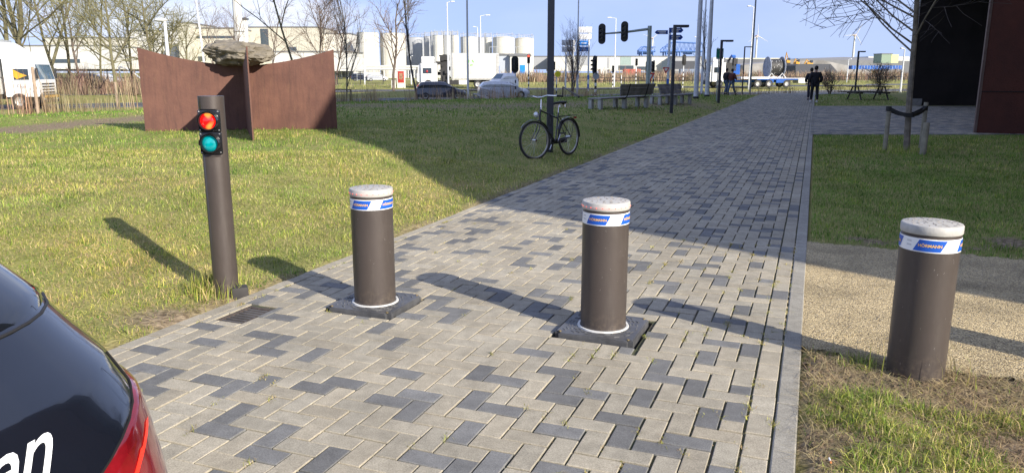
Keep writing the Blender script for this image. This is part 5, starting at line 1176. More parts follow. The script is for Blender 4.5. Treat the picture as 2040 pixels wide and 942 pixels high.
mb = MB(); Y = 195; X, Z = at(678, 122, Y); r_ = 15.5 / FPX * Y; t = thing('pressure_vessel', 'white spherical vessel low between bare saplings, right of the sculpture', 'tank', (X, Y, height(X, Y))); mb.sphere((0, 0, Z - height(X, Y)), r_, 24, 16, (1.15, 1, 1)); mb.build('shell', whitew, t)
mb = MB()
for a in range(6): mb.tube([(r_ * .9 * math.cos(a), r_ * .9 * math.sin(a), 0), (r_ * .9 * math.cos(a), r_ * .9 * math.sin(a), Z)], .15, 5)
mb.build('legs', metalr, t)
mb = MB(); Y = 215
for yy in (133, 138):
    a, z = at(700, yy, Y); b = at(845, yy, Y)[0]; mb.tube([(a, Y, z), (b, Y, z)], .35, 6)
for px in range(705, 845, 12): a, z = at(px, 133, Y); mb.box((a, Y, z / 2), (.3, .3, z))
tag(mb.build('pipe_rack', whitew, smooth=False), 'long white pipe rack running along the foot of the storage tanks', 'pipe rack')
block(975, 110, 1055, 156, 150, 14, mat('panel_grey_blue', (.42, .46, .52), .7, var=.04), 'pump_house', 'grey-blue pump house with blue doors behind the refuse truck', wins=[(987, 132, 995, 147, blue_v), (1036, 130, 1046, 153, mat('door_bright_blue', (.01, .25, .72), .5)), (1020, 140, 1026, 153, blue_v)], rail=True)
block(1016, 112, 1056, 156, 149, 6, whitew, 'pump_house', 'white annex with tall bright blue door beside the pump house', wins=[(1036, 130, 1046, 153, mat('door_bright_blue', (.01, .25, .72), .5)), (1020, 141, 1027, 154, blue_v)])
block(1063, 113, 1102, 138, 300, 30, greyw, 'warehouse', 'grey warehouse just left of the thick dark lamp post')
block(1098, 113, 1345, 142, 290, 40, whitew, 'warehouse', 'very long white warehouse behind the traffic lights', wins=[(1152, 114, 1172, 131, greyw), (1210, 115, 1214, 136, yel if 0 else greyw), (1236, 114, 1257, 130, mat('louvre_green_grey', (.28, .36, .34), .7)), (1232, 131, 1262, 140, W_), (1268, 133, 1290, 140, W_), (1192, 139, 1215, 143, W_)])
block(1157, 105, 1172, 113, 289, 8, darkw, 'roof_unit', 'small dark plant room standing on the long white warehouse') if 0 else None
block(1340, 114, 1400, 142, 285, 30, greyw, 'warehouse', 'grey warehouse with dark gate front right of the blue direction signs', wins=[(1318, 122, 1344, 137, W_), (1345, 122, 1390, 138, darkw)])
for x0, x1, c, lab in ((1243, 1256, (.42, .10, .07), 'rust-red shipping container by the left striped pole'), (1257, 1277, (.45, .12, .09), 'rust-red shipping container below the gantry signals'), (1196, 1210, (.6, .6, .58), 'white shipping container in front of the long warehouse'), (1356, 1400, (.20, .24, .32), 'blue-grey shipping container behind the flagpoles')):
    Y = 240; X0, Z1 = at(x0, 138, Y); X1 = at(x1, 138, Y)[0]; m = mat('container_' + str(x0), c, .7, var=.15, scale=.6); t = thing('shipping_container', lab, 'container', ((X0 + X1) / 2, Y, height(X0, Y)), 0, 'shipping containers in the port'); zt = Z1 - height(X0, Y)
    mb = MB(); mb.box((0, 1.2, zt / 2), (X1 - X0, 2.4, zt)); mb.build('box', m, t, smooth=False); mb = MB(); n = int((X1 - X0) / .5)
    for k in range(n): mb.box((-(X1 - X0) / 2 + (k + .5) * (X1 - X0) / n, -.02, zt / 2), (.15, .06, zt * .92))
    mb.build('ribs', m, t, smooth=False)
def heap(pts, Y, D, m, name, label, cat):
    P = [at(px, py, Y) for px, py in pts]; zg = height(P[0][0], Y); cx = P[0][0]; mb = MB(); mb.prism([(p[0] - cx, max(p[1], zg) - zg) for p in P][::-1], 0, D); o = mb.build(name, m, loc=(cx, Y, zg), smooth=False); return tag(o, label, cat)
heap([(1445, 116), (1565, 116), (1565, 150), (1445, 150)], 420, 30, mat('pale_yellow_wall', (.60, .57, .42), .8), 'long_hall', 'long pale yellow hall behind the cable reel', 'building')
heap([(1335, 120), (1445, 118), (1560, 118), (1820, 122), (1820, 150), (1335, 150)], 380, 60, roofg, 'storage_hall', 'long grey-roofed storage hall stretching across the right horizon', 'building')
heap([(1590, 117), (1680, 114), (1750, 116), (1750, 150), (1590, 150)], 400, 20, mat('slate_roof', (.17, .18, .21), .8), 'storage_hall', 'dark low-pitched hall roof behind the walkers', 'building')
heap([(1730, 113), (1812, 113), (1812, 150), (1730, 150)], 430, 20, whitew, 'storage_hall', 'white flat hall behind the green-yellow tower', 'building')
heap([(1480, 130), (1560, 122), (1640, 121), (1700, 133), (1760, 150), (1480, 150)], 330, 40, mat('heap_grey', (.30, .29, .28), .9, var=.25, scale=.1), 'grain_heap_cover', 'grey covered bulk heap behind the cable reel truck', 'bulk heap')
heap([(1585, 131), (1592, 128), (1655, 128), (1672, 147), (1585, 150)], 300, 12, darkw, 'dark_shed', 'dark open shed behind the heads of the walkers', 'shed')
block(1757, 108, 1776, 126, 360, 8, mat('tower_green', (.22, .30, .22), .6), 'control_tower', 'green-yellow glazed control tower on the right horizon', wins=[(1776.2, 109, 1789, 126, mat('tower_yellow', (.62, .62, .30), .6))])
Y = 290; t = thing('conveyor', 'long bright blue conveyor gallery right of the dark lamp post', 'conveyor', (at(1735, 135, Y)[0], Y, height(80, Y))); X0, Z1 = at(1694, 131, Y); X1, Z0 = at(1793, 138.5, Y); xm = at(1735, 135, Y)[0]; zg = height(80, Y)
mb = MB(); mb.box(((X0 + X1) / 2 - xm, 0, (Z0 + Z1) / 2 - zg), (X1 - X0, 3, Z1 - Z0)); mb.build('gallery', blue_v, t, smooth=False); mb = MB()
for k in range(18): mb.box((X0 - xm + (k + .5) * (X1 - X0) / 18, -1.53, (Z0 + Z1) / 2 - zg), (.12, .06, Z1 - Z0))
mb.build('ribs', mat('pale_blue', (.35, .45, .65), .6), t, smooth=False); mb = MB()
for k in range(6): mb.tube([(X0 - xm + (k + .5) * (X1 - X0) / 6, 0, -.5), (X0 - xm + (k + .5) * (X1 - X0) / 6, 0, Z0 - zg)], .25, 5)
mb.build('legs', metalr, t)
for x0, x1, yb, lab, sd_ in ((1588, 1602, 123, 'yellow excavator with raised boom on the left end of the dark shed', 1), (1607, 1622, 126, 'small yellow loader between the excavators', 2), (1628, 1652, 128, 'yellow wheel loader above the walkers\' heads', 3), (1718, 1745, 143, 'orange digger below the blue conveyor', 4)):
    Y = 298; X, Z = at((x0 + x1) / 2, yb, Y); W = (x1 - x0) / FPX * Y; zf = Z - (1.2 if sd_ < 4 else 1.5); t = thing('excavator', lab, 'excavator', (X, Y + 14 if sd_ < 4 else Y - 6, zf), 0, 'yellow machines in the port')
    mb = MB(); mb.bbox((0, 0, 1.4), (W * .5, 2, 1.1), .1); mb.tube([(W * .1, 0, 1.6), (-W * .25, 0, 3.0 + (2 if sd_ == 1 else 0)), (-W * .45, 0, 1.0)], .28, 5); mb.build('body', yel, t); mb = MB(); mb.box((0, 0, .5), (W * .6, 2.2, .8)); mb.build('tracks', chas, t, smooth=False); mb = MB(); mb.box((W * .12, -.6, 2.3), (W * .2, 1, 1.0)); mb.build('cab', vgl, t, smooth=False)
    if sd_ < 4: mb = MB(); mb.box((0, 0, -zf / 2 + height(X, Y) / 2), (W * .9, 3, zf - height(X, Y))); mb.build('platform', darkw, t, smooth=False)
# tall white chimney, steam pipe
def pole_px(px0, py0, px1, py1, Y, r0, r1, m, name, label, cat, head=None, group=None, n=10):
    X, Z1 = at(px1, py1, Y); zg = height(at(px0, 150, Y)[0], Y); X0 = at(px0, 150, Y)[0]; t = thing(name, label, cat, (X0, Y, zg), 0, group); h = Z1 - zg
    mb = MB(); mb.tube([(0, 0, -.2), (0, 0, h)], [r0, r1], n); mb.build('pole', m, t); return t, h
t, h = pole_px(482, 0, 477, -120, 180, 1.15, .8, whitew, 'chimney', 'tall white tapering chimney rising behind the boulder', 'chimney'); mb = MB(); mb.lathe([(1.2, h * .35), (1.28, h * .35 + .1), (1.2, h * .35 + .2)], 20); mb.build('ring', metalr, t)
t, h = pole_px(495, 0, 495, 40, 228, .8, .8, whitew, 'vent_stack', 'short white vent stack with dark cap right of the chimney', 'vent stack'); mb = MB(); mb.lathe([(1.2, h), (1.2, h + .4), (0, h + .7)], 16); mb.build('cap', darkw, t)

# ---------------------------------------------------------------- cranes and wind turbines
cb_ = mat('crane_blue', (.10, .20, .48), .6)
for x0, x1, yt, lab in ((1272, 1303, 93, 'blue port crane left of the gantry pole, far on the horizon'), (1318, 1398, 84, 'long blue port crane with trussed boom behind the direction signs')):
    Y = 520; X0 = at(x0, 100, Y)[0]; X1 = at(x1, 100, Y)[0]; zt = at(x0, yt, Y)[1]; zm = at(x0, 103, Y)[1]; zl = at(x0, 111, Y)[1]; t = thing('port_crane', lab, 'crane', ((X0 + X1) / 2, Y, height(X0, Y)), 0, 'blue cranes on the horizon'); W = X1 - X0; mb = MB(); g_ = random.Random(x0)
    n = 4 if W < 20 else 9
    for yy in (-5, 5):
        for q in ((0.08, .42) if W > 20 else (.15, .85)): mb.tube([(-W / 2 + W * q, yy, 0), (-W / 2 + W * q, yy, zm)], .55, 4)
        mb.tube([(-W / 2, yy, zm), (W / 2, yy, zm)], .6, 4)
        mb.tube([(-W / 2, yy, zm + (zt - zm) * .2), (-W / 2 + W * .25, yy, zt), (W / 2, yy, zt - (zt - zm) * .15)], .28, 4)
        for k in range(n): a = -W / 2 + W * k / n; b = -W / 2 + W * (k + .5) / n; mb.tube([(a, yy, zm), (b, yy, zm + (zt - zm) * (.9 if k else .5)), (-W / 2 + W * (k + 1) / n, yy, zm)], .22, 4)
    mb.build('truss', cb_, t, smooth=False)
    for q in (.2, .65): mb = MB(); mb.box((-W / 2 + W * q, 0, (zm + zl) / 2 + .8), (5, 6, 2.6)); mb.build('trolley_cab', cb_, t, smooth=False)
for px, yh, yt, lab, rot, Y in ((1703, 72, 50, 'white wind turbine right of the walkers, tallest on the horizon', 1.12, 900), (1508, 74, 44, 'white wind turbine just right of the tall white lamp pole', 1.6, 950), (1300, 78, 60, 'distant wind turbine partly hidden by the gantry pole', .7, 1100)):
    X, Z = at(px, yh, Y); t = thing('wind_turbine', lab, 'wind turbine', (X, Y, height(X, Y)), 0, 'wind turbines'); zg = Z - height(X, Y); mb = MB(); mb.tube([(0, 0, 0), (0, 0, zg)], [1.5, .9], 12); mb.build('tower', whitew, t)
    mb = MB(); mb.bbox((0, 1.0, zg + 1), (2.4, 6, 2.4), .6); na = mb.build('nacelle', mat('nacelle_pink', (.7, .5, .46), .5), t)
    for k in range(3):
        a = rot + k * 2.094; L = 14 if Y < 1000 else 15; mb = MB(); mb.tube([(0, -3.4, zg + 1), (L * .25 * math.cos(a), -3.4, zg + 1 + L * .25 * math.sin(a)), (L * math.cos(a), -3.4, zg + 1 + L * math.sin(a))], [.4, .5, .12], 6); mb.build('blade', whitew, t)

# ================================================================== ROAD FURNITURE
galv = mat('lamp_pole_white', (.66, .68, .70), .5, var=.04); galv2 = mat('pale_green_steel', (.36, .42, .40), .5, metal=.3); stripe_w = mat('stripe_white', (.75, .75, .73), .6); stripe_b = mat('stripe_black', (.03, .03, .035), .6); stripe_u = mat('stripe_blue', (.03, .13, .5), .6)
def street_lamp(px, ytop, Y, arm, label, r=.09):
    X0 = at(px, 150, Y)[0]; zg = height(X0, Y); h = at(px, ytop, Y)[1] - zg; t = thing('street_lamp', label, 'street lamp', (X0, Y, zg), 0, 'white street lamps along the roads')
    mb = MB(); mb.tube([(0, 0, -.2), (0, 0, h * .35), (0, 0, h - .05)], [r * 1.1, r, r * .55], 8); mb.build('pole', galv, t)
    if arm:
        L = arm / FPX * Y; mb = MB(); mb.tube([(0, 0, h - .1), (L * .4, 0, h), (L * .6, 0, h)], r * .45, 6); mb.build('arm', galv, t); mb = MB(); mb.bbox((L * .8, 0, h + .02), (abs(L) * .5, .3, .13), .05); mb.build('lamp_head', galv, t)
for a in ((893, 4, 88, 14, 'tall white street lamp in front of the silo cluster, arm to the right'), (958, 31, 112, 18, 'white street lamp above the rear of the refuse truck, arm to the right'), (952, 54, 135, -8, 'shorter far white street lamp just left of the domed tanks'), (1224, 36, 105, -16, 'white street lamp between the two gantry signals, arm to the left'),
          (791, 44, 130, 14, 'slim white street lamp beside the bare street tree'), (1493, 13, 95, -12, 'tall white street lamp behind the reel truck, arm to the left'), (1797, 97, 74, -8, 'slim white street lamp at the far edge of the right lawn'), (1688, 118, 140, 5, 'small white street lamp left of the blue conveyor'),
          (1384, 74, 120, -4, 'thin white mast lamp left of the flagpoles'), (726, 118, 108, -3, 'small white post lamp on the verge left of the street tree'), (819, 112, 105, 4, 'small white post lamp behind the dark leaning young tree'), (728.5, 60, 150, 0, 'slim white mast before the first tall tank')):
    street_lamp(*a)
for px, Y, yt, r, lab, ln in ((932, 45, -220, .07, 'tall pale steel pole at the left end of the grey bench', 0), (1150, 72, -60, .09, 'tall white pole carrying road signs near the yellow disc', 0)):
    X0 = at(px, 150, Y)[0]; zg = height(X0, Y); h = at(px, yt, Y)[1] - zg; t = thing('steel_pole', lab, 'pole', (X0, Y, zg)); mb = MB(); mb.tube([(0, 0, -.2), (0, 0, h)], [r, r * .6], 10); mb.build('pole', galv, t)
X0 = at(1496, 150, 68)[0]; t = thing('steel_pole', 'very tall thin steel mast crossing in front of the reel truck', 'pole', (X0, 68, height(X0, 68))); mb = MB(); mb.tube([(0, 0, -.2), (0, 0, 5), (0, 0, 14)], [.09, .08, .05], 8); mb.build('pole', mat('mast_grey', (.22, .24, .26), .5, metal=.4), t)
for (px, py), lab in (((1386, 197), 'white flagpole standing leftmost of the group of three'), ((1408, 193), 'white flagpole standing rightmost of the group of three'), ((1397, 189), 'white flagpole in the back of the group of three')):
    X0, Y, zg = G(px, py); t = thing('flagpole', lab, 'flagpole', (X0, Y, zg), 0, 'white flagpoles'); mb = MB(); mb.tube([(0, 0, -.1), (0, 0, 4), (0, 0, 9.5)], [.13, .12, .06], 12); mb.build('pole', mat('flagpole_white', (.62, .65, .70), .4), t); mb = MB(); mb.lathe([(.16, 0), (.17, .10), (.13, .12)], 14); mb.build('foot', chas, t)
# globe lamp and thin mast at the left
Y = 60; X0 = at(338, 150, Y)[0]; zg = height(X0, Y); h = at(338, 42, Y)[1] - zg; t = thing('street_lamp', 'old white street lamp with broad flat head, left of the boulder', 'street lamp', (X0, Y, zg)); mb = MB(); mb.tube([(0, 0, 0), (0, 0, h)], [.15, .11], 10); mb.build('pole', galv, t)
mb = MB(); mb.sphere((-.28, 0, h + .05), .52, 16, 8, (1.0, .55, .28)); mb.build('lamp_head', mat('lamp_head_white', (.78, .78, .76), .4), t)
Y = 68; X0 = at(411, 150, Y)[0]; zg = height(X0, Y); h = at(400, -60, Y)[1] - zg; t = thing('steel_pole', 'thin white pole leaning slightly, between the globe lamp and the boulder', 'pole', (X0, Y, zg)); mb = MB(); mb.tube([(0, 0, 0), (-.45, 0, h)], [.11, .05], 8); mb.build('pole', galv, t)
# signals
sigb = mat('signal_black', (.012, .012, .013), .5); redlit = mat('signal_red_lit', (.8, .02, .01), .3, emit=(1, .06, .03), estr=2.5); lensd = mat('signal_lens_dark', (.05, .05, .05), .2)
def signal_head(parent, c, H=1.0, W=.34, rz=0, lit=None, board=True):
    M = Matrix.Translation(c) @ Matrix.Rotation(rz, 4, 'Z'); mb = MB(); mb.T = M; mb.bbox((0, 0, 0), (W, .22, H), .05)
    if board:
        pl = [(math.cos(a) * W * .85, math.sin(a) * W * .85 + (H / 2 if math.sin(a) > 0 else -H / 2)) for a in np.linspace(0, 2 * math.pi, 25)[:-1]]; mb.prism(pl, .02, .05)
    o = mb.build('signal_head', sigb, parent)
    for k in range(3):
        q = MB(); z = H / 2 - (k + .5) * H / 3; q.T = M @ Matrix.Translation((0, -.11, z)) @ Matrix.Rotation(math.pi / 2, 4, 'X'); q.lathe([(0, .02), (W * .33, .01)], 16); q.build('lens', redlit if lit == k else lensd, o)
        q = MB(); q.T = M @ Matrix.Translation((0, -.11, z)) @ Matrix.Rotation(math.pi / 2, 4, 'X'); q.lathe([(W * .36, 0), (W * .36, .2)], 14, ang=(R(-10), R(190))); q.build('visor', sigb, o)
    return o
Y = 60; X0 = at(1291, 150, Y)[0]; zg = height(X0, Y); h = at(1291, 52, Y)[1] - zg; t = thing('signal_gantry', 'pale steel pole with arm holding two black traffic signals over the road', 'traffic light', (X0, Y, zg)); mb = MB(); mb.tube([(0, 0, -.2), (0, 0, h)], .16, 12); mb.build('pole', galv2, t)
mb = MB(); za = at(1291, 58, Y)[1] - zg; xe, ze = at(1200, 68, Y - 1); mb.tube([(0, 0, za), ((xe - X0) * .5, -.5, (za + ze - zg) / 2 - .05), (xe - X0, -1, ze - zg)], [.11, .09, .06], 10); mb.build('arm', galv2, t)
for px, py in ((1199, 68), (1245, 63)): a, b = at(px, py, Y - 1); signal_head(t, (a - X0, -1.0 if px < 1220 else -.75, b - zg), .95, .33, rz=-.35)
def striped(px, Y, ytop, label, r=.06, cols=(stripe_w, stripe_b), s0=.0, s1=1.6, topm=galv, name='signal_pole', cat='traffic light'):
    X0 = at(px, 150, Y)[0]; zg = height(X0, Y); h = at(px, ytop, Y)[1] - zg; t = thing(name, label, cat, (X0, Y, zg)); mb = MB(); mb.tube([(0, 0, min(s1, h)), (0, 0, h)], r, 8); p = mb.build('pole', topm, t)
    n = max(2, int((s1 - s0) / .25))
    for q in (0, 1):
        mb = MB()
        for k in range(q, n, 2): z = s0 + k * (s1 - s0) / n; mb.tube([(0, 0, z), (0, 0, z + (s1 - s0) / n)], r * 1.06, 8)
        mb.build('stripes', cols[q], p, smooth=False)
    return t, X0, zg, h
t, X0, zg, h = striped(1187, 66, 112, 'black signal on a striped pole left of the big dark bench, with grey disc sign', .09, s1=2.1, topm=sigb); a, b = at(1184, 131, 66); signal_head(t, (a - X0, 0, b - zg), 1.05, .36, rz=-1.1)
mb = MB(); mb.T = Matrix.Translation((0, -.15, at(1187, 152, 66)[1] - zg)) @ Matrix.Rotation(math.pi / 2, 4, 'X'); mb.lathe([(0, -.01), (.28, -.01), (.28, .01), (0, .01)], 24); mb.build('disc_sign', mat('sign_back_grey', (.35, .37, .40), .6), t)
t, X0, zg, h = striped(1027, 66, 120, 'black signal with long backboard above the silver estate car', .06, s1=1.8); a, b = at(1026, 129, 66); signal_head(t, (a - X0, -.1, b - zg), .80, .36, rz=.1)
t, X0, zg, h = striped(1294, 64, 112, 'signal on thick striped pole lit red, with triangular give-way sign below', .13, s1=2.2); a, b = at(1293, 133, 63); signal_head(t, (a - X0, -.3, b - zg), .80, .30, lit=0, board=False)
def giveway(t, c, s=.36, rz=0):
    M = Matrix.Translation(c) @ Matrix.Rotation(rz, 4, 'Z'); mb = MB(); mb.T = M; mb.prism([(-s, s * .6), (s, s * .6), (0, -s * 1.15)], -.01, .01); o = mb.build('give_way_sign', mat('sign_red', (.6, .03, .03), .5), t, smooth=False); mb = MB(); mb.T = M; k = .55; mb.prism([(-s * k, s * .33), (s * k, s * .33), (0, -s * .62)], -.02, -.012); mb.build('face', stripe_w, o, smooth=False)
giveway(t, (0, -.2, at(1294, 152, 64)[1] - zg), .42)
t, X0, zg, h = striped(1302, 70, 120, 'black side-facing signal right next to the red-lit signal', .06, s1=1.6); a, b = at(1301, 133, 70); signal_head(t, (a - X0, 0, b - zg), .95, .32, rz=-1.3, board=False)
for px, Y, yt, lab in ((1053, 80, 108, 'far signal lit red on striped pole next to the pump house door'), (1267, 98, 116, 'grey-backed signal on a striped pole in front of the red containers'), (1361, 98, 112, 'pale-backed signal on a striped pole right of the slim dark lamp post'), (1221, 100, 130, 'small signal on a striped pole beneath the long white warehouse'), (1103, 82, 122, 'dark signal on a striped pole behind the yellow disc')):
    t, X0, zg, h = striped(px, Y, yt, lab, .06, s1=2.0); signal_head(t, (0, -.1, h - .5), .85, .30, lit=0 if px == 1053 else None, rz=0 if px != 1361 else 3.14, board=px in (1361,))
t, X0, zg, h = striped(1238, 98, 150, 'low black and white marker post between the striped poles', .05, s1=1.4, name='marker_post', cat='post')
# yellow disc sign
t, X0, zg, h = striped(1109, 70, 140, 'yellow disc sign on a short pole right of the thick dark lamp post', .05, s1=1.4, name='disc_sign', cat='sign'); mb = MB(); mb.T = Matrix.Translation((.1, -.12, at(1110, 148, 70)[1] - zg)) @ Matrix.Rotation(math.pi / 2, 4, 'X'); mb.lathe([(0, -.01), (.27, -.01), (.27, .01), (0, .01)], 24); mb.build('disc', mat('sign_yellow', (.80, .72, .02), .5), t)
# sign boards near the tall white pole
sgw = mat('sign_back_white', (.66, .68, .72), .5); sgb = mat('sign_blue', (.01, .16, .55), .4)
def board(t, X0, Y, zg, px0, py0, px1, py1, m, nm='sign_board', bars=0, dy=-.12):
    A, Z1 = at(px0, py0, Y); B, Z0 = at(px1, py1, Y); mb = MB(); mb.bbox(((A + B) / 2 - X0, dy, (Z0 + Z1) / 2 - zg), (B - A, .06, Z1 - Z0), .03); o = mb.build(nm, m, t)
    if bars:
        mb = MB(); w_ = B - A; h_ = Z1 - Z0; 
        for k in range(bars): mb.box(((A + B) / 2 - X0 + w_ * .08, dy - .034, Z0 + h_ * (k + .6) / (bars + .2) - zg), (w_ * (.55 - .15 * (k % 2)), .006, h_ * .16))
        mb.prism([((A - X0) + w_ * .06, (Z0 + Z1) / 2 - zg), ((A - X0) + w_ * .16, (Z0 + Z1) / 2 - zg + h_ * .18), ((A - X0) + w_ * .16, (Z0 + Z1) / 2 - zg - h_ * .18)], dy - .036, dy - .031); mb.build('lettering', stripe_w, o, smooth=False)
Y = 86; X0 = at(1172, 150, Y)[0]; zg = height(X0, Y); t = thing('road_sign', 'blue direction signs with two white boards above, on blue and white striped legs', 'road sign', (X0, Y, zg))
for px in (1151, 1172): mb = MB(); X = at(px, 150, Y)[0] - X0; zt = at(px, 56, Y)[1] - zg; mb.tube([(X, 0, 0), (X, 0, zt)], .10, 8); lg_ = mb.build('leg', galv, t); mb = MB(); [mb.tube([(X, 0, .3 + k), (X, 0, .8 + k)], .11, 8) for k in (0, 1.0)]; mb.build('stripes', stripe_u, lg_, smooth=False)
board(t, X0, Y, zg, 1151, 54, 1179, 66, sgw); board(t, X0, Y, zg, 1151, 68, 1178, 79, sgw); board(t, X0, Y, zg, 1152, 82, 1171, 91, sgb, bars=1); board(t, X0, Y, zg, 1152, 94, 1171, 103, sgb, bars=2)
Y = 88; X0 = at(1133, 150, Y)[0]; zg = height(X0, Y); t = thing('road_sign', 'pair of blank white sign backs behind the bushy young tree', 'road sign', (X0, Y, zg))
for px in (1127, 1141): mb = MB(); X = at(px, 150, Y)[0] - X0; mb.tube([(X, 0, 0), (X, 0, at(px, 82, Y)[1] - zg)], .09, 8); mb.build('leg', galv, t)
board(t, X0, Y, zg, 1119, 80, 1146, 91, sgw); board(t, X0, Y, zg, 1119, 93, 1146, 104, sgw)
# blue cycle direction signs
Y = 72; X0 = at(1331, 150, Y)[0]; zg = height(X0, Y); h = at(1331, 56, Y)[1] - zg; t = thing('direction_sign', 'blue finger signs pointing both ways on a white pole behind the slim lamp post', 'road sign', (X0, Y, zg)); mb = MB(); mb.tube([(0, 0, 0), (0, 0, h)], .11, 10); p = mb.build('pole', galv, t)
mb = MB(); mb.tube([(0, 0, .1), (0, 0, .7)], .115, 10); mb.tube([(0, 0, 1.1), (0, 0, 1.6)], .115, 10); mb.build('stripes', stripe_u, p)
for x0, y0, x1, y1, d in ((1304, 61, 1330, 69, -1), (1333, 56, 1361, 66, 1), (1333, 70, 1360, 80, 1)):
    A, Z1 = at(x0, y0, Y); B, Z0 = at(x1, y1, Y); A -= X0; B -= X0; Z1 -= zg; Z0 -= zg; zc = (Z0 + Z1) / 2; tip = (B if d > 0 else A); bs = (A if d > 0 else B); mb = MB(); mb.prism([(bs, Z0), (tip - d * .2, Z0), (tip, zc), (tip - d * .2, Z1), (bs, Z1)][::d], -.12, -.07); o = mb.build('finger_sign', mat('finger_blue', (.015, .06, .28), .4), t, smooth=False)
    mb = MB(); mb.box(((A + B) / 2 - d * .04, -.124, zc + .08), (abs(B - A) * .62, .004, .07)); mb.box(((A + B) / 2 - d * .12, -.124, zc - .08), (abs(B - A) * .5, .004, .07)); mb.build('lettering', stripe_w, o, smooth=False)
giveway(t, (-.25, -.15, at(1328, 139, Y)[1] - zg), .32)
# green walking sign
X0, Y, zg = G(1431, 203); Y += .4; t = thing('information_sign', 'small green sign with white symbols mounted beside a dark lamp post', 'sign', (at(1430, 150, Y)[0], Y, zg)); h = at(1430, 97, Y)[1] - zg; mb = MB(); mb.tube([(0, 0, 0), (0, 0, h)], .03, 8); mb.build('pole', galv2, t)
A, Z1 = at(1427, 97, Y); B, Z0 = at(1440, 118, Y); X0 = at(1430, 150, Y)[0]; mb = MB(); mb.bbox(((A + B) / 2 - X0, -.06, (Z0 + Z1) / 2 - zg), (B - A, .04, Z1 - Z0), .015); o = mb.build('sign_board', mat('sign_green', (.01, .20, .12), .5), t)
mb = MB(); cx_ = (A + B) / 2 - X0; cz_ = (Z0 + Z1) / 2 - zg
for dx, dz, w2, h2 in ((.09, .03, .025, .26), (.13, .0, .02, .3), (-.12, .26, .07, .08), (-.12, -.26, .07, .08), (.10, .2, .05, .05)): mb.box((cx_ + dx, -.084, cz_ + dz), (w2, .006, h2))
mb.build('symbols', stripe_w, o, smooth=False)
# advertising pillar
Y = 92; X0 = at(799, 150, Y)[0]; zg = height(X0, Y); zt = at(799, 140, Y)[1] - zg; t = thing('advertising_panel', 'white pillar with a red framed poster left of the refuse truck', 'advertising panel', (X0, Y, zg)); W = 16 / FPX * Y; mb = MB(); mb.bbox((0, 0, zt / 2), (W, .3, zt), .03); mb.build('pillar', dirtyw, t); mb = MB(); mb.bbox((0, -.16, zt * .63), (W * .74, .04, zt * .62), .01); o = mb.build('poster', mat('poster_red', (.42, .04, .03), .5), t); mb = MB(); mb.box((0, -.184, zt * .66), (W * .46, .01, zt * .34)); mb.build('poster_picture', mat('poster_tan', (.35, .20, .12), .6, var=.5, scale=5), o, smooth=False)
mb = MB(); mb.bbox((-W * .95, 0, .45), (.5, .3, 1.0), .03); mb.build('side_cabinet', dirtyw, t)
# curved frame canopy with a moped, at the left verge
Y = 84; X0 = at(248, 150, Y)[0]; zg = height(X0, Y); t = thing('arched_frame', 'white curved tube frame with clear sheet standing on the verge left of the sculpture', 'frame', (X0, Y, zg)); P = [(237, 133), (239, 150), (242, 165), (247, 177), (262, 175), (281, 172)]; Q = [(237, 133), (252, 137), (268, 147), (281, 158), (290, 172)]
mb = MB()
for S_ in (P, Q): mb.tube([(at(a, b, Y)[0] - X0, 0, max(.05, at(a, b, Y)[1] - zg)) for a, b in S_], .09, 6)
mb.build('tube', galv, t)
X0 = at(275, 150, 83)[0]; zg = height(X0, 83); t = thing('moped', 'small dark moped parked beside the curved white frame', 'moped', (X0, 83, zg), .2); 
for sx in (-.55, .55): mb = MB(); mb.T = Matrix.Translation((sx, 0, .28)) @ Matrix.Rotation(math.pi / 2, 4, 'X'); mb.lathe([(.2, -.05), (.28, -.04), (.28, .04), (.2, .05), (.2, -.05)], 16); mb.build('wheel', black_rb, t)
mb = MB(); mb.bbox((-.1, 0, .5), (.9, .3, .3), .08); mb.bbox((-.3, 0, .78), (.6, .28, .16), .06); mb.tube([(.55, 0, .3), (.42, 0, 1.05)], .05, 6); mb.tube([(.4, -.3, 1.08), (.4, .3, 1.08)], .025, 6); mb.build('body', chas, t)
# low rail fences along the far verge
def railfence(x0, x1, Y0, Y1, label, h=1.0, post_m=chas, step=2.6, rails=2):
    t = thing('fence', label, 'fence', gz(x0, Y0)); L = math.hypot(x1 - x0, Y1 - Y0); n = int(L / step); zb = height(x0, Y0); mb = MB()
    for k in range(n + 1): q = k / n; X, Yk = x0 + (x1 - x0) * q, Y0 + (Y1 - Y0) * q; mb.box((X - x0, Yk - Y0, height(X, Yk) - zb + h / 2), (.09, .09, h))
    mb.build('posts', post_m, t, smooth=False); mb = MB()
    for r_ in range(rails): mb.tube([((x1 - x0) * k / n, (Y1 - Y0) * k / n, height(x0 + (x1 - x0) * k / n, Y0 + (Y1 - Y0) * k / n) - zb + h * (1 - .45 * r_)) for k in range(n + 1)], .035, 4)
    mb.build('rails', post_m, t, smooth=False)
railfence(5, 130, road2y(5) + 12, road2y(130) + 12, 'low dark rail fence in front of the brown reeds along the far road')
railfence(-62, -18, 92, 108, 'dark metal fence in front of the far-left factory hall', 1.8, step=3, rails=3)
railfence(-30, -12, 150, 152, 'grey yard fence below the cream storage tanks', 2.2, metalr, 2.2, 3)
# parked cars by the far-left hall
for px, Y, m, lab in ((185, 120, navy, 'dark parked car in front of the white hall, furthest left'), (215, 122, silver, 'silver parked car beside the dark one at the white hall'), (752, 150, silver, 'silver parked car below the first cream tanks'), (720, 152, navy, 'dark parked car left of the silver one below the tanks')):
    X = at(px, 150, Y)[0]; small_car(X, Y, .2, m, lab)

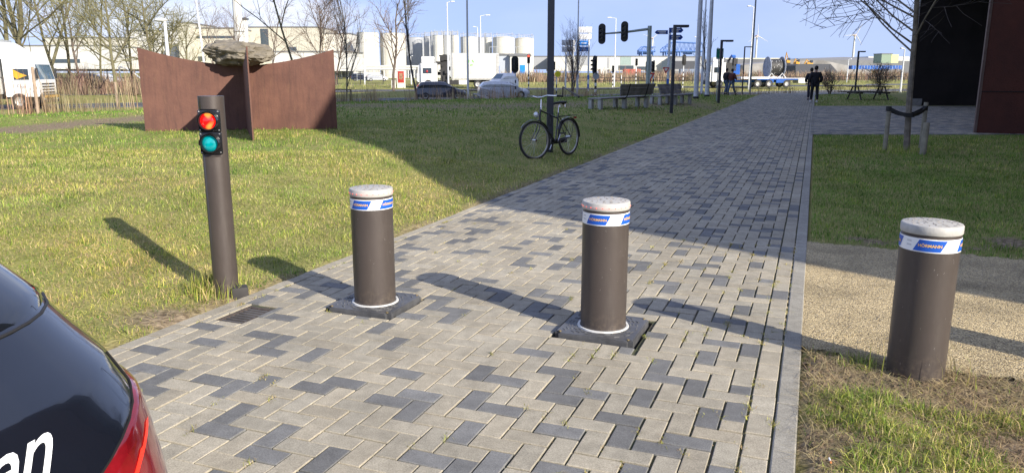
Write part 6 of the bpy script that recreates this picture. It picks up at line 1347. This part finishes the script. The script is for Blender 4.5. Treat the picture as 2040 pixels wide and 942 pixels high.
# ================================================================== PEOPLE
def skin(name, joints, edges, radii, m, parent=None, sub=2, loc=None, rz=0):
    me = bpy.data.meshes.new(name); me.from_pydata([Vector(j) for j in joints], edges, []); me.materials.append(m); o = bpy.data.objects.new(name, me); COL.objects.link(o)
    md = o.modifiers.new('skin', 'SKIN'); md.use_smooth_shade = True; sv_ = me.skin_vertices[0] if me.skin_vertices else None
    if sv_ is None:
        bpy.context.view_layer.objects.active = o; me.attributes  # created with the modifier below
    for i, r_ in enumerate(radii): me.skin_vertices[0].data[i].radius = (r_, r_) if not hasattr(r_, '__len__') else r_
    me.skin_vertices[0].data[0].use_root = True
    s_ = o.modifiers.new('sub', 'SUBSURF'); s_.levels = sub; s_.render_levels = sub
    if parent: o.parent = parent
    if loc: o.location = loc; o.rotation_euler = (0, 0, rz)
    return o
skinm = mat('skin', (.45, .28, .20), .6, var=.05); blkc = mat('black_cloth', (.014, .014, .020), .9, var=.2); navyc = mat('navy_cloth', (.02, .022, .035), .9, var=.2); jean = mat('jeans', (.09, .13, .20), .9, var=.2); maroon = mat('maroon_cloth', (.10, .025, .02), .9, var=.2); hairm = mat('dark_hair', (.015, .012, .010), .8); shoe = mat('pale_shoe', (.55, .55, .53), .6); shoed = mat('dark_shoe', (.04, .04, .04), .6)
def person(x, y, rz, label, H=1.80, jack=blkc, trou=blkc, sh=shoe, stride=.16, arms='pocket', ph=1):
    k = H / 1.80; f = stride * ph                   # faces +Y locally (away from the camera when rz = 0)
    J_ = [(0, 0, .95), (0, .01, 1.15), (0, 0, 1.40), (0, 0, 1.50), (0, .02, 1.60), (0, .025, 1.70),
          (-.10, 0, .90), (-.11, f * .7, .50), (-.11, f, .09), (-.12, f + .13, .04), (.10, 0, .90), (.11, -f * .3, .50), (.11, -f * 1.2, .11), (.12, -f * 1.1 + .12, .04)]
    if arms == 'pocket': A = [(-.19, 0, 1.42), (-.29, -.05, 1.16), (-.24, .10, .98), (-.22, .15, .93), (.19, 0, 1.42), (.29, -.05, 1.16), (.24, .10, .98), (.22, .15, .93)]
    else: A = [(-.19, 0, 1.42), (-.27, .0, 1.15), (-.26, .16, .95), (-.26, .2, .88), (.19, 0, 1.42), (.30, .02, 1.16), (.22, .2, 1.1), (.16, .25, 1.12)]
    J_ += A; E_ = [(0, 1), (1, 2), (2, 3), (3, 4), (4, 5), (0, 6), (6, 7), (7, 8), (8, 9), (0, 10), (10, 11), (11, 12), (12, 13), (2, 14), (14, 15), (15, 16), (16, 17), (2, 18), (18, 19), (19, 20), (20, 21)]
    Rd = [.12, .12, .12, .055, .075, .07, .075, .055, .038, .035, .075, .055, .038, .035, .055, .042, .032, .036, .055, .042, .032, .036]
    for s_, w0 in ((-1, 17), (1, 21)):              # fingers and thumb
        wx, wy, wz = J_[w0]
        for q in range(4): i0 = len(J_); J_ += [(wx + s_ * (-.024 + .016 * q), wy + .012, wz - .055), (wx + s_ * (-.026 + .017 * q), wy + .022, wz - .09 - .006 * (q in (1, 2)))]; E_ += [(w0, i0), (i0, i0 + 1)]; Rd += [.010, .008]
        i0 = len(J_); J_ += [(wx - s_ * .035, wy + .03, wz - .02), (wx - s_ * .045, wy + .045, wz - .05)]; E_ += [(w0, i0), (i0, i0 + 1)]; Rd += [.012, .010]
    o = skin('person', [(a * k, b * k, c * k) for a, b, c in J_], E_, [r_ * k for r_ in Rd], skinm, None, 2, (x, y, height(x, y) + .02), rz); tag(o, label, 'person')
    TJ = [(0, 0, .90), (0, .01, 1.12), (0, 0, 1.36), (0, 0, 1.47)] + A[:3] + A[4:7]
    skin('jacket', [(a * k, b * k, c * k) for a, b, c in TJ], [(0, 1), (1, 2), (2, 3), (2, 4), (4, 5), (5, 6), (2, 7), (7, 8), (8, 9)], [r_ * k for r_ in (.20, .19, .185, .09, .105, .085, .068, .105, .085, .068)], jack, o, 2)
    LJ = [(0, 0, .93)] + [J_[6], J_[7], (J_[8][0], J_[8][1], .12), J_[10], J_[11], (J_[12][0], J_[12][1], .13)]
    skin('trousers', [(a * k, b * k, c * k) for a, b, c in LJ], [(0, 1), (1, 2), (2, 3), (0, 4), (4, 5), (5, 6)], [r_ * k for r_ in (.145, .105, .082, .068, .105, .082, .068)], trou, o, 2)
    for i in (8, 12):
        mb = MB(); a, b, c = J_[i]; mb.sphere((a * k, (b + .06) * k, .045), .14 * k, 12, 8, (.38, 1, .42)); mb.build('shoe', sh, o)
    mb = MB(); mb.sphere((0, .0, 1.70 * k), .108 * k, 16, 12, (.88, 1.0, 1.05)); mb.build('hair', hairm, o)
    mb = MB(); mb.sphere((0, .105 * k, 1.66 * k), .016 * k, 8, 6, (.8, 1.2, 1.4)); mb.build('nose', skinm, o)
    for s_ in (-1, 1): mb = MB(); mb.sphere((s_ * .085 * k, .02, 1.66 * k), .028 * k, 8, 6, (.4, .8, 1.2)); mb.build('ear', skinm, o)
    return o
x, y, z = G(1621, 205); person(x, y, -.15, 'person in black with pale shoes, nearer of the two walkers on the path', 1.84)
x, y, z = G(1612.5, 200); person(x, y, -.15, 'person in dark navy clothes walking half hidden on the left of the other walker', 1.76, navyc, navyc, shoed, ph=-1)
for px, Yp, rz_p, lab, H_, ja, st, ph in ((1447, 52.0, -1.0, 'person in dark jacket and pale jeans walking by the road, left of the pair', 1.72, blkc, .22, 1), (1458, 51.4, -1.0, 'person in maroon jacket and blue jeans walking by the road, right of the pair', 1.70, maroon, .24, -1)):
    person(at(px, 165, Yp)[0], Yp, rz_p, lab, H_, ja, jean, shoed, st, 'carry', ph)
# a cigarette end on the soil
x, y, z = G(1653, 932); mb = MB(); mb.tube([(0, 0, 0), (.004, .022, .002)], .0038, 8); mb.T = Matrix.Identity(4); o = mb.build('cigarette_end', mat('cigarette_paper', (.8, .78, .74), .7), loc=(x, y, z + .03)); tag(o, 'white and orange cigarette end lying on the soil at the kerb', 'litter'); mb = MB(); mb.tube([(-.002, -.011, 0), (0, 0, 0)], .0040, 8); mb.build('filter', mat('filter_orange', (.65, .25, .08), .7), o)
